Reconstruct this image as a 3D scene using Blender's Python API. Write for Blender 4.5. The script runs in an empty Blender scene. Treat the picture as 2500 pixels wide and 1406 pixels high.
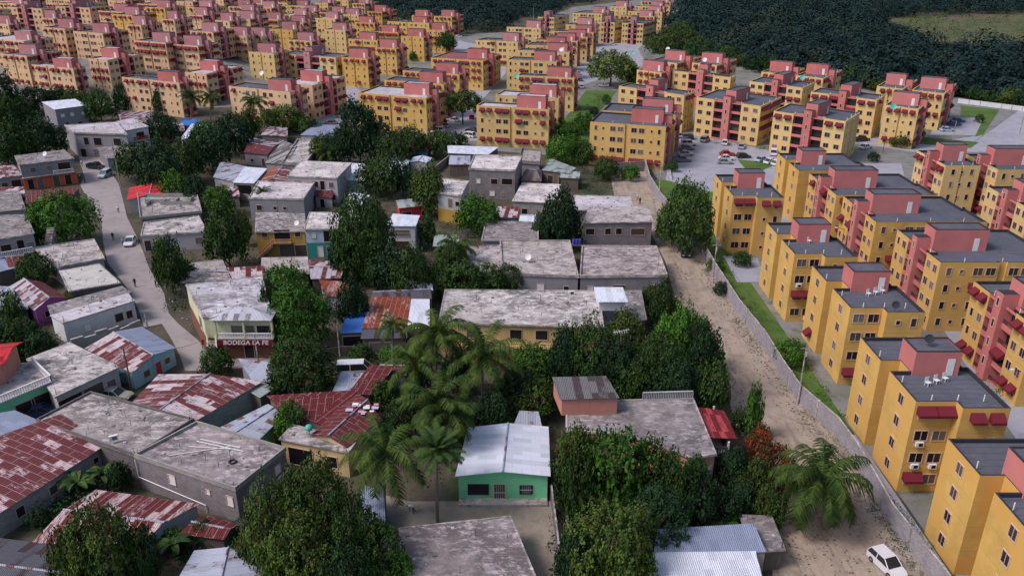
import bpy, bmesh, math, random
import numpy as np
from mathutils import Vector, Matrix
random.seed(7); rng = np.random.default_rng(11)
SC = bpy.context.scene; COL = SC.collection; R = math.radians
# ------------------------------------------------------------------ camera, world, sun, exposure
FPX, TH, CH = 2000.0, R(23.3), 55.0
cam = bpy.data.cameras.new('camera'); cam.sensor_width = 36; cam.lens = FPX/2500*36
cam.clip_end = 6000; cam.clip_start = 1
camo = bpy.data.objects.new('camera', cam); COL.objects.link(camo)
camo.location = (0, 0, CH); camo.rotation_euler = (R(90)-TH, 0, 0); SC.camera = camo
SUN_EL, SUN_AZ = R(50), R(250)          # azimuth clockwise from +y: light from the left
w = bpy.data.worlds.new('World'); SC.world = w; w.use_nodes = True
nt = w.node_tree; sky = nt.nodes.new('ShaderNodeTexSky'); sky.sky_type = 'NISHITA'; sky.sun_disc = False
sky.sun_elevation = SUN_EL; sky.sun_rotation = SUN_AZ; sky.air_density = 1.0; sky.dust_density = 3.0
nt.links.new(sky.outputs[0], nt.nodes['Background'].inputs[0]); nt.nodes['Background'].inputs[1].default_value = 0.095
sl = bpy.data.lights.new('sun', 'SUN'); sl.energy = 1.5; sl.angle = R(18); sl.color = (1.0, 0.90, 0.93)
so = bpy.data.objects.new('sun', sl); COL.objects.link(so)
sd = Vector((math.sin(SUN_AZ)*math.cos(SUN_EL), math.cos(SUN_AZ)*math.cos(SUN_EL), math.sin(SUN_EL)))
so.rotation_euler = (-sd).to_track_quat('-Z', 'Y').to_euler(); so.location = (-200, 0, 300)
vs = SC.view_settings; vs.view_transform = 'Standard'; vs.look = 'None'; vs.exposure = 0.7; vs.gamma = 1
# ------------------------------------------------------------------ pixel <-> world (photo is 2500 x 1406)
CT, ST = math.cos(TH), math.sin(TH)
def G(px, py, z=0.0):
    u, v = px-1250, py-703
    dy, dz, dx = FPX*CT-v*ST, -FPX*ST-v*CT, u
    t = (z-CH)/dz
    return Vector((dx*t, dy*t, z))
def P(p):
    x, y, z = p[0], p[1], p[2]-CH
    d = y*CT-z*ST; up = y*ST+z*CT
    return (1250+FPX*x/d, 703-FPX*up/d, FPX/d)      # px, py, pixels per metre
def hof(px, py, basey):                               # height of a vertical edge from its top pixel and its base row
    a, b = 0.2, 45.0
    for _ in range(40):
        m = (a+b)/2
        q = G(px, py, m); by = P((q.x, q.y, 0))[1]
        if by < basey: a = m
        else: b = m
    return (a+b)/2
# ------------------------------------------------------------------ materials
MATS = {}
def nodes(name):
    m = bpy.data.materials.new(name); m.use_nodes = True
    t = m.node_tree; b = t.nodes['Principled BSDF']
    b.inputs['Specular IOR Level'].default_value = 0.25
    return m, t, b
def N(t, kind, **kw):
    n = t.nodes.new('ShaderNode'+kind)
    for k, v in kw.items(): setattr(n, k, v)
    return n
def ramp(t, fac, stops):
    r = N(t, 'ValToRGB'); e = r.color_ramp.elements
    while len(e) < len(stops): e.new(0.5)
    for el, (p, c) in zip(e, stops): el.position = p; el.color = (*c, 1)
    t.links.new(fac, r.inputs[0]); return r.outputs[0]
def noise(t, vec, scale, detail=4, rough=0.6):
    n = N(t, 'TexNoise'); n.inputs['Scale'].default_value = scale; n.inputs['Detail'].default_value = detail
    n.inputs['Roughness'].default_value = rough
    if vec is not None: t.links.new(vec, n.inputs['Vector'])
    return n.outputs['Fac']
def mix(t, a, b, fac, mode='MIX'):
    m = N(t, 'Mix', data_type='RGBA', blend_type=mode)
    for s, i in ((a, 6), (b, 7)):
        if isinstance(s, tuple): m.inputs[i].default_value = (*s, 1)
        else: t.links.new(s, m.inputs[i])
    if isinstance(fac, (int, float)): m.inputs[0].default_value = fac
    else: t.links.new(fac, m.inputs[0])
    return m.outputs[2]
def wpos(t): return N(t, 'NewGeometry').outputs['Position']
def mapping(t, vec, scale):
    m = N(t, 'Mapping'); m.inputs['Scale'].default_value = scale; t.links.new(vec, m.inputs[0]); return m.outputs[0]
def bump(t, b, h, dist=0.02, st=0.6):
    n = N(t, 'Bump'); n.inputs['Distance'].default_value = dist; n.inputs['Strength'].default_value = st
    t.links.new(h, n.inputs['Height']); t.links.new(n.outputs[0], b.inputs['Normal'])
def sc(c, k): return tuple(min(1, max(0, x*k)) for x in c)
def plaster(name, c, grime=0.35, rough=0.85, joints=False):
    if name in MATS: return MATS[name]
    m, t, b = nodes(name); p = wpos(t)
    n1 = noise(t, p, 0.35, 5); streak = noise(t, mapping(t, p, (2.2, 2.2, 0.16)), 1.0, 5, 0.7); fine = noise(t, p, 7, 3)
    col = mix(t, c, sc(c, 0.72), ramp(t, n1, [(0.35, (0, 0, 0)), (0.7, (1, 1, 1))]))
    col = mix(t, col, sc(c, 1-grime*1.6) if grime < .6 else (0.09, 0.085, 0.08), ramp(t, streak, [(0.52, (0, 0, 0)), (0.75, (grime*1.5,)*3)]))
    col = mix(t, col, sc(c, 1.12), ramp(t, fine, [(0.5, (0, 0, 0)), (0.7, (0.4,)*3)]))
    if joints:
        sx = N(t, 'SeparateXYZ'); t.links.new(p, sx.inputs[0]); fr_ = mathn(t, 'FRACT', mathn(t, 'MULTIPLY', sx.outputs[2], 1/2.75), 0)
        col = mix(t, col, sc(c, .62), ramp(t, fr_, [(0, (.8,)*3), (.012, (.8,)*3), (.03, (0, 0, 0))]))
        pt_ = noise(t, mapping(t, p, (1, 1, 1.6)), .22, 2, .3); col = mix(t, col, (c[0]*.95, c[1]*.86, c[2]*.8), ramp(t, pt_, [(.52, (0, 0, 0)), (.54, (.8,)*3)]))
    col = mix(t, col, (min(1, c[0]*.9+.06), min(1, c[1]*.9+.07), min(1, c[2]*.9+.07)), mathn(t, 'MULTIPLY', N(t, 'ObjectInfo').outputs['Random'], 0.5))
    t.links.new(col, b.inputs['Base Color']); b.inputs['Roughness'].default_value = rough
    MATS[name] = m; return m
def block(name, c):                                    # bare concrete block wall
    if name in MATS: return MATS[name]
    m, t, b = nodes(name); uv = N(t, 'UVMap').outputs[0]
    br = N(t, 'TexBrick'); t.links.new(uv, br.inputs['Vector'])
    br.inputs['Color1'].default_value = (*c, 1); br.inputs['Color2'].default_value = (*sc(c, 0.74), 1); br.inputs['Mortar'].default_value = (*sc(c, 0.55), 1)
    br.inputs['Scale'].default_value = 1; br.inputs['Brick Width'].default_value = 0.42; br.inputs['Row Height'].default_value = 0.22; br.inputs['Mortar Size'].default_value = 0.02
    n = noise(t, wpos(t), 0.7, 6)
    col = mix(t, br.outputs[0], sc(c, 0.5), ramp(t, n, [(0.45, (0, 0, 0)), (0.75, (0.75,)*3)]))
    t.links.new(col, b.inputs['Base Color']); b.inputs['Roughness'].default_value = 0.95
    MATS[name] = m; return m
def croof(name, c, dark=0.4, light=1.5, sc1=0.28):     # weathered concrete slab roof
    if name in MATS: return MATS[name]
    m, t, b = nodes(name); p = wpos(t)
    n1 = noise(t, p, sc1, 9, 0.78); n2 = noise(t, mapping(t, p, (.8, 1.5, 1)), 1.0, 9, 0.8); n3 = noise(t, p, 5, 3, 0.8); n0 = noise(t, p, .12, 3, .5)
    col = mix(t, c, sc(c, dark), ramp(t, n1, [(0.44, (0, 0, 0)), (0.56, (1.0,)*3)]))
    col = mix(t, col, sc(c, light), ramp(t, n2, [(0.50, (0, 0, 0)), (0.60, (0.9,)*3)]))
    col = mix(t, col, (c[0]*.7, c[1]*.72, c[2]*.66), ramp(t, n0, [(0.45, (0, 0, 0)), (0.65, (0.4,)*3)]))
    col = mix(t, col, sc(c, 0.45), ramp(t, n3, [(0.56, (0, 0, 0)), (0.7, (0.6,)*3)]))
    t.links.new(col, b.inputs['Base Color']); b.inputs['Roughness'].default_value = 0.9
    MATS[name] = m; return m
def sheet(name, metal, rust, amount, w_=0.9, l_=2.4, ridged=True):  # patchwork of corrugated sheets, UV in metres (u across the sheets)
    if name in MATS: return MATS[name]
    m, t, b = nodes(name); uv = N(t, 'UVMap').outputs[0]
    sw = N(t, 'SeparateXYZ'); t.links.new(uv, sw.inputs[0]); cb = N(t, 'CombineXYZ')
    t.links.new(sw.outputs[1], cb.inputs[0]); t.links.new(sw.outputs[0], cb.inputs[1])
    br = N(t, 'TexBrick'); t.links.new(cb.outputs[0], br.inputs['Vector']); br.inputs['Scale'].default_value = 1
    br.inputs['Brick Width'].default_value = l_; br.inputs['Row Height'].default_value = w_; br.inputs['Mortar Size'].default_value = 0.035
    br.inputs['Color1'].default_value = (0, 0, 0, 1); br.inputs['Color2'].default_value = (1, 1, 1, 1); br.inputs['Mortar'].default_value = (0.5, 0.5, 0.5, 1)
    br.offset = 0.5
    n = noise(t, mapping(t, uv, (3.0, 0.8, 1)), 1.0, 6, 0.75)
    mr = N(t, 'Math', operation='MULTIPLY'); t.links.new(br.outputs[0], mr.inputs[0]); mr.inputs[1].default_value = 0.55
    ad = N(t, 'Math', operation='ADD'); t.links.new(mr.outputs[0], ad.inputs[0]); t.links.new(n, ad.inputs[1])
    k = 1.05-amount*0.75
    fac = ramp(t, ad.outputs[0], [(max(0.01, k-0.07), (0, 0, 0)), (min(0.99, k+0.05), (1, 1, 1))])
    rc = mix(t, rust, sc(rust, 0.55), noise(t, uv, 2.5, 5))
    mc = mix(t, metal, sc(metal, 0.72), ramp(t, br.outputs[0], [(0, (0, 0, 0)), (1, (1, 1, 1))]))
    col = mix(t, mc, rc, fac)
    col = mix(t, col, sc(metal, 0.8), mathn(t, 'MULTIPLY', br.outputs['Fac'], 0.55))
    t.links.new(col, b.inputs['Base Color']); b.inputs['Roughness'].default_value = 0.62
    if ridged:
        wv = N(t, 'TexWave', wave_type='BANDS', bands_direction='X'); wv.inputs['Scale'].default_value = 1.6; t.links.new(uv, wv.inputs['Vector'])
        bump(t, b, wv.outputs['Fac'], 0.06, 0.8)
    MATS[name] = m; return m
def mathn(t, op, a, v):
    n = N(t, 'Math', operation=op)
    if isinstance(a, (int, float)): n.inputs[0].default_value = a
    else: t.links.new(a, n.inputs[0])
    n.inputs[1].default_value = v; return n.outputs[0]
def plain(name, c, rough=0.6, metal=0.0, spec=0.4):
    if name in MATS: return MATS[name]
    m, t, b = nodes(name)
    n = noise(t, wpos(t), 1.7, 4)
    t.links.new(mix(t, c, sc(c, 0.8), n), b.inputs['Base Color'])
    b.inputs['Roughness'].default_value = rough; b.inputs['Metallic'].default_value = metal; b.inputs['Specular IOR Level'].default_value = spec
    MATS[name] = m; return m
def leafm(name, a, bcol, c2=None):
    m, t, b = nodes(name)
    ri = N(t, 'NewGeometry').outputs['Random Per Island']
    oi = N(t, 'ObjectInfo').outputs['Random']
    n = noise(t, wpos(t), 0.06 if 'forest' in name else 0.55, 5 if 'forest' in name else 3)
    f = mathn(t, 'MULTIPLY', ri, 0.45); ad = N(t, 'Math', operation='ADD'); t.links.new(f, ad.inputs[0]); t.links.new(n, ad.inputs[1])
    col = mix(t, a, bcol, ramp(t, ad.outputs[0], [(0.45, (0, 0, 0)), (0.95, (1, 1, 1))] if 'forest' not in name else [(0.52, (0, 0, 0)), (0.86, (1, 1, 1))]))
    if c2: col = mix(t, col, c2, ramp(t, noise(t, wpos(t), 0.03 if 'forest' in name else 0.9, 2), [(0.55, (0, 0, 0)), (0.68, (0.75,)*3)]))
    t.links.new(mix(t, col, sc(a, 0.55), mathn(t, 'MULTIPLY', oi, 0.5)), b.inputs['Base Color']); b.inputs['Roughness'].default_value = 0.7; b.inputs['Specular IOR Level'].default_value = 0.1
    MATS[name] = m; return m
leafm('leaf_dark', (0.010, 0.028, 0.015), (0.038, 0.082, 0.028))
leafm('leaf_mid', (0.014, 0.038, 0.012), (0.062, 0.120, 0.026), (0.075, 0.075, 0.022))
leafm('leaf_bright', (0.020, 0.065, 0.012), (0.095, 0.215, 0.028))
leafm('leaf_olive', (0.020, 0.044, 0.012), (0.095, 0.150, 0.028), (0.080, 0.055, 0.020))
leafm('leaf_light', (0.060, 0.100, 0.022), (0.180, 0.230, 0.060))
leafm('leaf_red', (0.030, 0.045, 0.015), (0.20, 0.06, 0.03), (0.70, 0.09, 0.03))
leafm('leaf_palm', (0.010, 0.034, 0.009), (0.082, 0.122, 0.020))
leafm('leaf_forest', (0.008, 0.022, 0.026), (0.030, 0.066, 0.052), (0.060, 0.075, 0.034))
plain('bark', (0.11, 0.085, 0.065), 0.95); plain('bark_pale', (0.20, 0.17, 0.14), 0.95)
YEL = plaster('yellow_paint', (0.62, 0.385, 0.105), 0.24, joints=True)
YEL2 = plaster('faded_yellow_paint', (0.64, 0.455, 0.185), 0.24, joints=True)
YEL3 = plaster('peach_yellow_paint', (0.64, 0.43, 0.25), 0.24, joints=True)
PINK = plaster('coral_paint', (0.53, 0.165, 0.155), 0.22)
PINK2 = plaster('dusky_pink_paint', (0.48, 0.20, 0.21), 0.2)
ROOFG = croof('grey_felt_roof', (0.105, 0.108, 0.135), 0.8, 1.15, 0.2)
ROOFW = croof('pale_coated_roof', (0.50, 0.46, 0.50), 0.6, 1.3, 0.15)
ROOFR = croof('reddish_coated_roof', (0.24, 0.09, 0.09), 0.8, 1.15, 0.15)
_t = ROOFG.node_tree; _w = N(_t, 'TexWave', wave_type='BANDS', bands_direction='Y'); _w.inputs['Scale'].default_value = .32; _w.inputs['Distortion'].default_value = .6; _t.links.new(wpos(_t), _w.inputs['Vector']); _b = _t.nodes['Principled BSDF']; _l = _b.inputs['Base Color'].links[0].from_socket; _t.links.new(mix(_t, _l, (.05, .05, .065), ramp(_t, _w.outputs['Fac'], [(0, (.7,)*3), (.05, (0, 0, 0))])), _b.inputs['Base Color'])
FRAME = plain('pale_pink_window_frame', (0.62, 0.42, 0.34)); DARK = plain('dark_glass_and_opening_shade', (0.012, 0.012, 0.016), 0.25)
_t = DARK.node_tree; _b = _t.nodes['Principled BSDF']; _t.links.new(ramp(_t, N(_t, 'ObjectInfo').outputs['Random'], [(0.0, (.010, .010, .014)), (0.62, (.02, .02, .022)), (0.8, (.10, .075, .06)), (1.0, (.16, .16, .17))]), _b.inputs['Base Color'])
AWN = plain('dark_red_awning_cloth', (0.15, 0.010, 0.022), 0.85); REDC = plain('bright_red_canvas', (0.50, 0.035, 0.04), 0.8)
WHITE = plain('white_paint', (0.75, 0.74, 0.76), 0.7); EDGE = plain('black_felt_edge', (0.03, 0.03, 0.04), 0.9)
CONC = croof('worn_concrete', (0.41, 0.365, 0.355)); CONCD = croof('dark_stained_concrete', (0.235, 0.21, 0.21), 0.5, 1.9)
CONCL = croof('pale_stained_concrete', (0.60, 0.55, 0.545), 0.45, 1.3); CONCM = croof('mossy_concrete', (0.32, 0.285, 0.28), 0.38, 1.9)
CONCX = croof('mottled_roof_concrete', (0.46, 0.42, 0.41), 0.3, 1.6)
BLK = block('grey_block', (0.27, 0.24, 0.25)); BLKL = block('pale_block', (0.38, 0.36, 0.34)); BLKD = block('dark_block', (0.17, 0.155, 0.155))
WGREY = plaster('grey_render', (0.25, 0.24, 0.27), 0.4); WLG = plaster('pale_grey_render', (0.42, 0.41, 0.43), 0.4); WWH = plaster('white_render', (0.60, 0.60, 0.62), 0.35)
WMAG = plaster('magenta_paint', (0.50, 0.14, 0.42), 0.2); WTUR = plaster('turquoise_paint', (0.36, 0.56, 0.62), 0.5)
WGRN = plaster('mint_green_paint', (0.22, 0.68, 0.36), 0.15); WGRD = plaster('green_paint', (0.10, 0.30, 0.16), 0.3)
WORG = plaster('orange_paint', (0.62, 0.12, 0.05), 0.25); WRED = plaster('red_paint', (0.55, 0.02, 0.04), 0.2)
WYEL = plaster('mustard_paint', (0.46, 0.28, 0.05), 0.3); WCRM = plaster('cream_paint', (0.58, 0.42, 0.20), 0.3)
WPCH = plaster('peach_paint', (0.52, 0.26, 0.17), 0.4); WSAL = plaster('salmon_paint', (0.50, 0.20, 0.15), 0.4); WPALE = plaster('pale_yellow_paint', (0.58, 0.58, 0.38), 0.35)
WBLU = plaster('blue_paint', (0.05, 0.18, 0.30), 0.3); WOOD = plaster('weathered_wood', (0.13, 0.10, 0.085), 0.5)
BRICKC = block('brown_brick', (0.24, 0.10, 0.07)); LBLU = plaster('pale_blue_paint', (0.40, 0.52, 0.62), 0.3); TEAL = plain('teal_paint', (0.03, 0.26, 0.24))
S_RUST = sheet('rusted_sheet', (0.42, 0.36, 0.38), (0.15, 0.022, 0.022), 0.80)
S_RUSTP = sheet('patched_rusted_sheet', (0.56, 0.48, 0.50), (0.16, 0.026, 0.028), 0.54)
S_RUSTH = sheet('streaked_rusted_sheet', (0.55, 0.42, 0.42), (0.16, 0.026, 0.026), 0.58, 0.7, 5.0)
S_MIX = sheet('half_rusted_sheet', (0.42, 0.40, 0.46), (0.16, 0.035, 0.03), 0.42, 0.8, 1.8)
S_ORG = sheet('orange_rusted_sheet', (0.50, 0.36, 0.33), (0.28, 0.06, 0.03), 0.66, 0.8, 3.0)
S_ZN = sheet('zinc_sheet', (0.40, 0.43, 0.52), (0.22, 0.08, 0.06), 0.12)
S_ZNL = sheet('bright_zinc_sheet', (0.70, 0.74, 0.84), (0.45, 0.42, 0.45), -0.08, 0.8, 2.0)
S_ZNB = sheet('blue_zinc_sheet', (0.26, 0.30, 0.42), (0.15, 0.12, 0.14), -0.03, 0.9, 3.0)
S_ZNG = sheet('greenish_zinc_sheet', (0.34, 0.40, 0.38), (0.14, 0.14, 0.12), 0.2)
S_DK = sheet('dark_corrugated_sheet', (0.10, 0.10, 0.12), (0.07, 0.04, 0.04), 0.3, 0.9, 3.5)
S_RED = sheet('red_painted_sheet', (0.46, 0.07, 0.08), (0.20, 0.02, 0.025), 0.55, 0.7, 3)
S_REDB = sheet('bright_red_sheet', (0.62, 0.035, 0.045), (0.45, 0.02, 0.03), 0.35, 0.9, 3)
S_BLUE = sheet('blue_tarpaulin', (0.04, 0.14, 0.45), (0.02, 0.06, 0.2), 0.3, 2, 3, False)
# ------------------------------------------------------------------ mesh helpers
class MB:
    def __init__(s): s.v, s.f, s.m, s.uv = [], [], [], []
    def face(s, pts, mi=0, uv=None):
        n = len(s.v); s.v += [tuple(p) for p in pts]; s.f.append(tuple(range(n, n+len(pts)))); s.m.append(mi)
        if uv is None:
            p0 = Vector(pts[0]); e = Vector(pts[1])-p0
            e.normalize() if e.length > 1e-9 else None
            nn = e.cross(Vector(pts[-1])-p0); nn.normalize() if nn.length > 1e-9 else None
            g = nn.cross(e)
            if abs(nn.z) < 0.3: uv = [((Vector(p).x+Vector(p).y*0) if abs(e.x) > abs(e.y) else Vector(p).y, Vector(p).z) for p in pts]
            else: uv = [((Vector(p)-p0).dot(e), (Vector(p)-p0).dot(g)) for p in pts]
        s.uv += uv
    def prism(s, poly, z0, z1, side=0, top=0, bottom=False, sides=None, ztop=None):
        n = len(poly); zt = ztop or [z1]*n
        a = sum(poly[i][0]*poly[(i+1) % n][1]-poly[(i+1) % n][0]*poly[i][1] for i in range(n))
        if a < 0:
            poly = poly[::-1]; zt = zt[::-1]
            if sides: sides = sides[::-1]; sides = sides[1:]+sides[:1]
        for i in range(n):
            j = (i+1) % n; mi = sides[i] if sides else side
            if mi is None: continue
            L = math.hypot(poly[j][0]-poly[i][0], poly[j][1]-poly[i][1])
            s.face([(poly[i][0], poly[i][1], z0), (poly[j][0], poly[j][1], z0), (poly[j][0], poly[j][1], zt[j]), (poly[i][0], poly[i][1], zt[i])], mi,
                   [(0, z0), (L, z0), (L, zt[j]), (0, zt[i])])
        if top is not None: s.face([(p[0], p[1], z) for p, z in zip(poly, zt)], top, [(p[0], p[1]) for p in poly])
        if bottom: s.face([(p[0], p[1], z0) for p in poly[::-1]], side, [(p[0], p[1]) for p in poly[::-1]])
    def box(s, x0, x1, y0, y1, z0, z1, mi=0, top=None): s.prism([(x0, y0), (x1, y0), (x1, y1), (x0, y1)], z0, z1, mi, mi if top is None else top, True)
    def bar(s, a, b, r, mi=0, k=6, r2=None):
        a, b = Vector(a), Vector(b); d = (b-a)
        if d.length < 1e-6: return
        d.normalize(); u = d.cross(Vector((0, 0, 1)))
        if u.length < 0.1: u = Vector((1, 0, 0))
        u.normalize(); v = d.cross(u); r2 = r if r2 is None else r2
        A = [a+(u*math.cos(i*2*math.pi/k)+v*math.sin(i*2*math.pi/k))*r for i in range(k)]
        B = [b+(u*math.cos(i*2*math.pi/k)+v*math.sin(i*2*math.pi/k))*r2 for i in range(k)]
        for i in range(k):
            j = (i+1) % k; s.face([A[i], B[i], B[j], A[j]], mi)
        s.face(B, mi); s.face(A[::-1], mi)
    def slab(s, pts, th, mi=0, edge=None):              # sloping sheet: pts ordered counter-clockwise seen from above
        P_ = [Vector(p) for p in pts]; Q = [p-Vector((0, 0, th)) for p in P_]; edge = mi if edge is None else edge
        s.face(P_, mi); s.face(Q[::-1], edge)
        for i in range(len(P_)):
            j = (i+1) % len(P_); s.face([Q[i], Q[j], P_[j], P_[i]], edge)
    def build(s, name, mats, parent=None, off=None, smooth=False):
        me = bpy.data.meshes.new(name)
        o3 = Vector(off) if off is not None else (wl(parent) if parent else Vector((0, 0, 0)))
        me.from_pydata([(v[0]-o3.x, v[1]-o3.y, v[2]-o3.z) for v in s.v], [], s.f)
        if not isinstance(mats, (list, tuple)): mats = [mats]
        for m in mats: me.materials.append(m)
        if len(mats) > 1: me.polygons.foreach_set('material_index', s.m)
        ul = me.uv_layers.new(name='UVMap'); ul.data.foreach_set('uv', [c for p in s.uv for c in p])
        if smooth: me.polygons.foreach_set('use_smooth', [True]*len(s.f))
        o = bpy.data.objects.new(name, me); COL.objects.link(o)
        if parent: o.parent = parent
        return o
WL = {}
def wl(o):
    v = Vector((0, 0, 0))
    while o is not None: v += Vector(o.location); o = o.parent
    return v
def tag(o, label, cat, group=None, kind=None):
    if label: o['label'] = label
    if cat: o['category'] = cat
    if group: o['group'] = group
    if kind: o['kind'] = kind
    return o
def empty(name, loc, label, cat, group=None, rz=0):
    o = bpy.data.objects.new(name, None); COL.objects.link(o); o.location = loc; o.rotation_euler = (0, 0, rz); o.empty_display_size = 0.5
    return tag(o, label, cat, group)
def inst(src, parent=None, loc=(0, 0, 0), rz=0, scale=None, name=None):
    o = bpy.data.objects.new(name or src.name.split('.')[0], src.data) if not isinstance(src, bpy.types.Mesh) else bpy.data.objects.new(name, src)
    COL.objects.link(o); o.location = loc; o.rotation_euler = (0, 0, rz)
    if scale: o.scale = scale
    if parent: o.parent = parent
    return o
def np_mesh(name, V, quads, mat):                        # V (n,3), faces all quads (k,4)
    me = bpy.data.meshes.new(name); me.vertices.add(len(V)); me.vertices.foreach_set('co', V.astype(np.float32).ravel())
    k = len(quads); me.loops.add(k*4); me.loops.foreach_set('vertex_index', quads.astype(np.int32).ravel())
    me.polygons.add(k); me.polygons.foreach_set('loop_start', np.arange(k, dtype=np.int32)*4)
    me.update(calc_edges=True); me.materials.append(mat); return me
# ------------------------------------------------------------------ ground and roads
def ground_mat(name, cols, s1=0.08, s2=0.9, ruts=False):
    m, t, b = nodes(name); p = wpos(t)
    a = noise(t, p, s1, 6, 0.65); c = noise(t, p, s2, 6, 0.75); d = noise(t, p, 6, 3, 0.8)
    col = ramp(t, a, [(0.35, cols[0]), (0.52, cols[1]), (0.7, cols[2])])
    col = mix(t, col, cols[3], ramp(t, c, [(0.5, (0, 0, 0)), (0.66, (0.8,)*3)]))
    col = mix(t, col, sc(cols[1], 0.5), ramp(t, d, [(0.55, (0, 0, 0)), (0.72, (0.6,)*3)]))
    if ruts:
        st = noise(t, mapping(t, p, (1.5, .12, 1)), 1.0, 5, .65); col = mix(t, col, sc(cols[0], .5), ramp(t, st, [(.52, (0, 0, 0)), (.70, (.6,)*3)]))
        g3 = noise(t, mapping(t, p, (1, .4, 1)), .9, 6, .8); col = mix(t, col, (.055, .07, .03), ramp(t, g3, [(.56, (0, 0, 0)), (.66, (.7,)*3)]))
        g4 = noise(t, p, 9, 2, .9); col = mix(t, col, (.48, .43, .38), ramp(t, g4, [(.66, (0, 0, 0)), (.72, (.8,)*3)]))
    t.links.new(col, b.inputs['Base Color']); b.inputs['Roughness'].default_value = 0.95; MATS[name] = m; return m
M_G = ground_mat('earth_and_weeds', [(0.035, 0.045, 0.025), (0.10, 0.080, 0.062), (0.04, 0.06, 0.025), (0.025, 0.05, 0.015)])
M_D = ground_mat('packed_dirt', [(0.24, 0.195, 0.155), (0.36, 0.29, 0.23), (0.30, 0.24, 0.19), (0.19, 0.155, 0.125)], 0.12, 0.5, True)
M_A = ground_mat('worn_asphalt', [(0.27, 0.245, 0.245), (0.32, 0.285, 0.28), (0.29, 0.26, 0.26), (0.215, 0.19, 0.185)], 0.07, 0.4)
M_L = ground_mat('mown_grass', [(0.04, 0.085, 0.016), (0.075, 0.145, 0.025), (0.06, 0.105, 0.022), (0.13, 0.12, 0.06)], 0.1, 0.6)
M_P = ground_mat('pale_paving', [(0.27, 0.27, 0.31), (0.33, 0.33, 0.37), (0.29, 0.28, 0.33), (0.23, 0.225, 0.26)], 0.06, 0.4)
M_M = ground_mat('dry_meadow', [(0.06, 0.08, 0.032), (0.10, 0.105, 0.045), (0.13, 0.09, 0.065), (0.045, 0.065, 0.028)], 0.02, 0.09)
M_Y = ground_mat('swept_yard', [(0.22, 0.19, 0.15), (0.27, 0.235, 0.19), (0.23, 0.2, 0.16), (0.17, 0.145, 0.12)], 0.2, 0.7)
NSH = [0]
def sheetz(name, pxs, z, mat, label=None):
    NSH[0] += 1; z = 0.012+0.004*NSH[0]
    mb = MB(); q = [G(x, y, 0) for x, y in pxs]
    mb.face([(p.x, p.y, z) for p in q]); 
    o = mb.build(name, mat); o['kind'] = 'structure'
    bm = bmesh.new(); bm.from_mesh(o.data); bmesh.ops.triangulate(bm, faces=bm.faces[:])
    for f in bm.faces:
        if f.normal.z < 0: f.normal_flip()
    bm.to_mesh(o.data); bm.free(); return o
sheetz('estate_ground', [(1060, 345), (870, 300), (850, 250), (560, 260), (280, 215), (0, 190), (-300, 190), (-300, -110), (880, -110), (880, 20), (1130, 84), (1235, 80), (1400, 18), (1655, -10), (1662, 50), (1640, 80), (1790, 155), (1960, 195), (2345, 240), (2600, 280), (2900, 420), (2900, 1500), (2400, 1500), (2190, 1200), (1960, 900), (1722, 600), (1590, 415), (1430, 400), (1350, 380), (1160, 365)], 0, ground_mat('estate_verge', [(0.16, 0.16, 0.15), (0.22, 0.21, 0.21), (0.10, 0.12, 0.06), (0.07, 0.10, 0.035)], 0.05, 0.3))
g = MB(); g.face([(-1740, -110, 0), (1740, -110, 0), (1740, 1890, 0), (-1740, 1890, 0)]); go = g.build('ground', M_G); go['kind'] = 'structure'
sheetz('village_road', [(196, 400), (206, 430), (196, 452), (215, 490), (248, 540), (252, 590), (262, 640), (300, 690), (322, 720), (340, 760), (352, 800), (395, 790), (420, 830), (440, 870), (452, 905), (500, 905), (700, 890), (780, 862), (700, 872), (520, 870), (500, 845), (465, 815), (435, 790), (412, 765), (400, 715), (378, 680), (362, 650), (350, 615), (335, 580), (310, 530), (298, 480), (290, 450), (270, 420), (262, 398), (235, 380), (215, 350), (170, 330), (150, 335), (190, 370)], 0.012, M_A)
sheetz('dirt_road', [(1520, 435), (1500, 470), (1545, 520), (1585, 560), (1625, 640), (1640, 700), (1660, 760), (1745, 830), (1775, 905), (1775, 960), (1800, 1050), (1850, 1110), (1905, 1160), (1925, 1230), (1890, 1330), (1880, 1500), (2340, 1500), (2267, 1404), (2170, 1279), (2127, 1199), (2085, 1125), (2040, 1062), (1948, 980), (1905, 915), (1866, 849), (1800, 764), (1746, 678), (1706, 606), (1610, 495), (1584, 451), (1574, 412)], 0.012, M_D)
sheetz('parking_lot', [(1640, 330), (1700, 330), (1905, 375), (2010, 398), (2080, 410), (1960, 400), (1990, 425), (2200, 405), (2130, 470), (1745, 470), (1625, 440)], 0.012, M_P)
sheetz('lane_between_blocks', [(1405, 215), (1460, 195), (1570, 110), (1600, 70), (1560, 60), (1440, 130), (1405, 170), (1385, 300), (1400, 300)], 0.012, M_P)
sheetz('far_car_park', [(1555, 115), (1580, 160), (1450, 190), (1440, 150), (1490, 105), (1560, 100)], 0.016, M_P)
sheetz('street', [(2345, 372), (2500, 262), (2700, 262), (2520, 372)], 0.012, M_P)
sheetz('side_street', [(2060, 345), (2230, 372), (2345, 372), (2400, 330), (2300, 345), (2100, 330)], 0.012, M_P)
sheetz('small_car_park', [(2290, 290), (2400, 288), (2385, 332), (2270, 330)], 0.016, M_P)
sheetz('lawn', [(1430, 222), (1508, 222), (1440, 300), (1440, 400), (1330, 410), (1335, 340), (1395, 270)], 0.012, M_L)
sheetz('lawn', [(1622, 440), (1740, 470), (1750, 640), (1720, 605), (1622, 492), (1590, 440)], 0.016, M_L)
sheetz('lawn', [(2345, 258), (2440, 268), (2400, 330), (2380, 335), (2400, 290), (2345, 284)], 0.02, M_L)
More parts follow.
